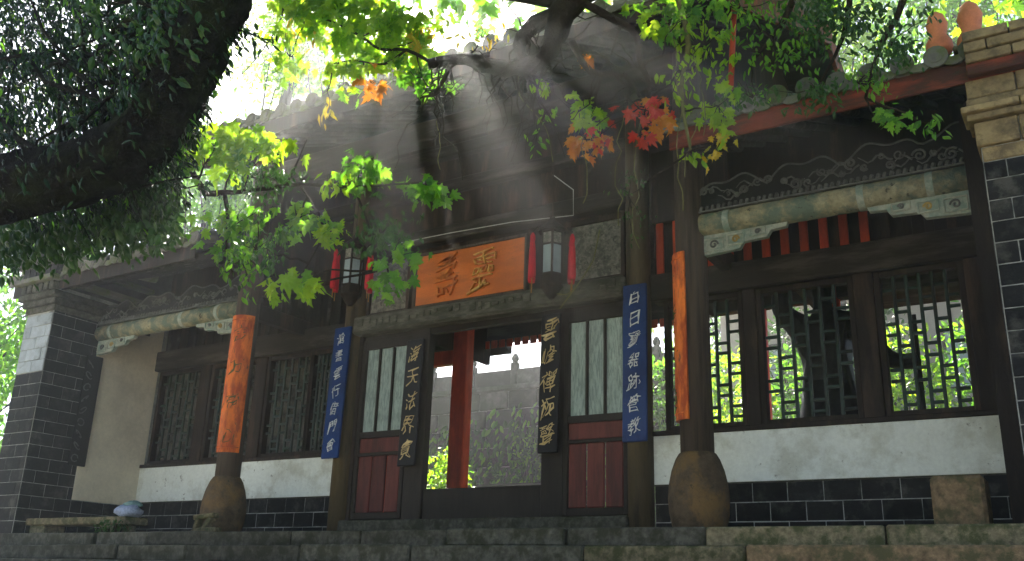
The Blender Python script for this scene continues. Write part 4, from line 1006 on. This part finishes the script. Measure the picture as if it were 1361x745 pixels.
# unseen crown added overhead: clumps shade the air, gaps let sunbeams through
def project(P):
    v = P-CAM; d = v.dot(_f); return (IW/2+FPX*v.dot(_r)/d, IH/2-FPX*v.dot(_u)/d) if d > .1 else (0, -9999)
lit = [at(a[0], a[1], a[4]) for a in SPR if a[9] and a[5] != 'dkgreen']
def shades(P, r_):
    for q in lit:
        v = P-q; t = v.dot(sd)
        if t > 0 and (v-sd*t).length < r_: return True
    return False
nc = 0
while nc < 150:
    P = Vector((rng.uniform(-14, .5), rng.uniform(-5.0, 3.0), rng.uniform(5.4, 9.5)))
    q = project(P)
    if q[1] > -55 or (shades(P, .5) and rng.random() < .9): continue
    nc += 1; rad = rng.uniform(.45, .85); mk = rng.choice(('lime', 'green', 'green'))
    for k in range(110):
        stuff.setdefault((mk, 'maple%d' % rng.randint(0, 4)), []).append((P+Vector((rng.gauss(0, .6), rng.gauss(0, .6), rng.gauss(0, .35)))*rad-M0, rv()+Vector((0, 0, -.6)), rv()+Vector((0, 0, .9)), rng.uniform(.16, .25)))
over = []; nc = 0
while nc < 80:          # unseen clumps added to the evergreen to shade air before the bench bay
    P = Vector((rng.uniform(-14.5, -9.2), rng.uniform(-5.5, 1.0), rng.uniform(5.2, 9.0))); q = project(P)
    if q[1] > -55 or (shades(P, .45) and rng.random() < .9): continue
    nc += 1; rad = rng.uniform(.5, .9)
    for k in range(110): over.append((P+Vector((rng.gauss(0, .6), rng.gauss(0, .6), rng.gauss(0, .4)))*rad-D0, rv()+Vector((0, 0, -.6)), rv()+Vector((0, 0, .9)), rng.uniform(.16, .25)))
foliage('crown', over, 'oval', LM['dkgreen'], dt)  # added sun-blocking leaves, kept above the frame
for k in range(8):
    e = Vector((rng.uniform(-12, -7.5), rng.uniform(-4.5, 0), rng.uniform(5.8, 7.8)))
    MB().tube([q-D0 for q in wiggle(pp[-1], e, 8, .05)], [.09-.009*i for i in range(9)], 6).build('branch', M['bark'], dt)
for k in range(14):
    a = mainl[rng.randint(2, len(mainl)-3)]; e = Vector((rng.uniform(-9, 0), rng.uniform(-4.5, 1), rng.uniform(5.6, 7.8)))
    if project(e)[1] < -60: MB().tube([q-M0 for q in wiggle(a, e, 8, .05)], [.06-.006*i for i in range(9)], 6).build('limb', M['bark2'], mp)
for (mk, shp), it in stuff.items(): foliage('foliage', it, shp, LM[mk], mp)  # visible sprays together with the added shading clumps

# pale hanging twig in front of the right carved panel
tw = tag(MB().tube(refine([at(797, 305, -1.2), at(790, 340, -1.2), at(785, 352, -1.2), at(770, 375, -1.2), at(744, 410, -1.2)]), .006, 5).tube(refine([at(762, 386, -1.2), at(752, 391, -1.2), at(740, 390, -1.2)]), .005, 5).build('hanging_twig', M['moss']), 'pale yellow dead twig dangling before the carved grey panel', 'twig')

# ---- trees behind
def tree(label, base, h, rx, rz, mk, n, leaf, seed, group, shape='oval', zc=None):
    r_ = random.Random(seed); t = thing('broadleaf_tree', label, 'tree', group, base); B = Vector(base)
    zc = zc if zc is not None else h*.68
    top = Vector((r_.uniform(-.4, .4), r_.uniform(-.3, .3), h*.85))
    tr = wiggle((0, 0, -.1), top, 7, .02, r_); MB().tube(tr, [.05*h*.55*(1-.11*i) for i in range(8)], 10).build('trunk', M['bark2'], t, smooth=True)
    cl = []
    for k in range(26):
        v = rv(r_); v = v.normalized()*(.35+.65*r_.random()); c = Vector((v.x*rx, v.y*rx, zc+v.z*rz)); cl.append(c)
        a = tr[r_.randint(3, 7)]; MB().tube(wiggle(a, c, 5, .06, r_), [.05, .04, .03, .022, .016, .01], 5).build('branch', M['bark2'], t)
    it = []
    for k in range(n):
        c = r_.choice(cl); p = c+Vector((r_.gauss(0, 1)*rx*.22, r_.gauss(0, 1)*rx*.22, r_.gauss(0, 1)*rz*.16))
        it.append((p, rv(r_)+Vector((0, 0, -.5)), rv(r_)+Vector((0, 0, .8)), leaf*r_.uniform(.7, 1.3)))
    foliage('crown', it, shape, LM[mk], t)
    return t
G1 = 'trees behind the temple gate'
def tree_at(label, x_, y_, Y, ground, rx, rz, mk, n, leaf, seed):
    P = at(x_, y_, Y); tree(label, (P.x, P.y, ground), (P.z-ground)*1.18, rx, rz, mk, n, leaf, seed, None, zc=P.z-ground)
tree_at('pale lime tree rising behind the raised centre roof', 395, 30, 8.0, 0, 2.7, 2.2, 'lime', 5200, .17, 1)
tree_at('mid green tree behind the low tile roof above the stone bench', 262, 250, 7.0, 0, 2.4, 2.2, 'green', 5200, .17, 6)
tree_at('deep green tree showing over the raised centre roof tiles', 475, 95, 9.0, 0, 2.3, 1.8, 'green', 5200, .17, 8)
tree('sunlit bushy tree beyond the gable wall with the pale brick panel', (-21, 3.5, -.02), 8.5, 3.2, 3.4, 'green', 7000, .17, 2, None, zc=4.6)
tree_at('yellow green tree behind the low tile roof with red fascia', 1080, 60, 11.5, 2.0, 2.0, 2.0, 'lime', 4200, .17, 3)
tree_at('dull green tree rising behind the pottery finials', 1285, 25, 11.5, 2.0, 2.6, 2.2, 'green', 5200, .17, 4)
tree('tall green tree behind the pale house', (-10, 20, 0), 12, 3.4, 3.6, 'green', 4000, .26, 5, None, zc=8.0)
def shrub(label, base, rx, rz, mk, n, leaf, seed, group=None):
    r_ = random.Random(seed); t = thing('shrub', label, 'shrub', group, base); it = []
    for k in range(7): MB().tube(wiggle((0, 0, -.15), (r_.uniform(-.7, .7)*rx, r_.uniform(-.5, .5)*rx, rz*r_.uniform(.9, 1.7)), 4, .08, r_), [.025, .02, .015, .01, .006], 5).build('stem', M['bark2'], t)
    for k in range(n):
        v = rv(r_); it.append((Vector((v.x*rx, v.y*rx, rz+v.z*rz)), rv(r_)+Vector((0, 0, .2)), rv(r_)+Vector((0, 0, .8)), leaf*r_.uniform(.6, 1.3)))
    foliage('leaves', it, 'oval', LM[mk], t); return t
p = at(597, 605, 5.9); shrub('yellow green shrub in the courtyard seen beside the red post', (p.x, 5.9, 0), .5, 1.08, 'lime', 900, .13, 1)
iv = thing('climbing_ivy', 'ivy spread over the grey stone retaining wall behind the doorway', 'ivy', None, (-11, 9.28, 0)); it = []
for k in range(44):
    a = Vector((rng.uniform(-4.2, 3.2), -.03, 0)); st_ = [a]
    for q in range(9): st_.append(st_[-1]+Vector((rng.uniform(-.28, .28), 0, rng.uniform(.15, .5))))
    st_ = [p for p in st_ if p.z < 4.1]
    MB().tube(st_, .012, 5).build('stem', M['bark2'], iv)
    for p in st_:
        for q in range(13): it.append((p+Vector((rng.gauss(0, .2), rng.uniform(-.10, 0), rng.gauss(0, .2))), Vector((rng.uniform(-.6, .6), -.4, -.7)), Vector((rng.uniform(-.4, .4), -1, .4)), rng.uniform(.12, .26)))
foliage('leaves', it[::2], 'oval', LM['dkgreen'], iv); foliage('leaves', it[1::2], 'oval', LM['green'], iv)
shrub('dark green creeper shrub climbing the retaining wall', (-10.6, 8.7, 0), 1.1, 1.45, 'dkgreen', 900, .13, 2)
k = 0
for x_, y_, z_, rx, rz, mk, lb in (
    (-6.3, 9.2, 1.5, 1.0, 1.45, 'lime', 'bright lime shrub on the bank near the retaining wall end'), (-4.7, 9.6, 1.8, 1.0, 1.35, 'green', 'mid green shrub on the garden bank seen past the statue'),
    (-2.9, 9.0, 1.5, .95, 1.45, 'lime', 'bright lime shrub on the bank behind the last lattice window'), (-7.3, 8.5, .8, .8, 1.7, 'green', 'tall green shrub beside the retaining wall corner'),
    (-3.7, 10.6, 2.1, 1.1, 1.7, 'dkgreen', 'dark shrub high on the garden bank'), (-1.5, 10.2, 2.0, 1.0, 1.6, 'green', 'mid green shrub on the bank behind the slate gable wall'), (-5.6, 11.2, 2.2, 1.2, 1.9, 'dkgreen', 'tall dark shrub on the bank before the pale house')):
    k += 1; shrub(lb, (x_, y_, z_), rx, rz, mk, 1000, .17, 10+k)
shrub('small leafy weed patch growing by the stone bench', (-10.1, -1.75, -.02), .22, .08, 'dkgreen', 160, .05, 30)

# ================================================================ HAZE
hz = MB().bx(-92, 92, -62, 112, -3.7, 26.0).build('haze', [])
hm = bpy.data.materials.new('haze'); hm.use_nodes = True; n = hm.node_tree.nodes
n.remove(n['Principled BSDF']); pv = n.new('ShaderNodeVolumePrincipled')
pv.inputs['Color'].default_value = (.92, .95, 1, 1); pv.inputs['Density'].default_value = .0042; pv.inputs['Anisotropy'].default_value = .8
hm.node_tree.links.new(pv.outputs[0], n['Material Output'].inputs['Volume'])
hz.data.materials.append(hm); hz['kind'] = 'stuff'
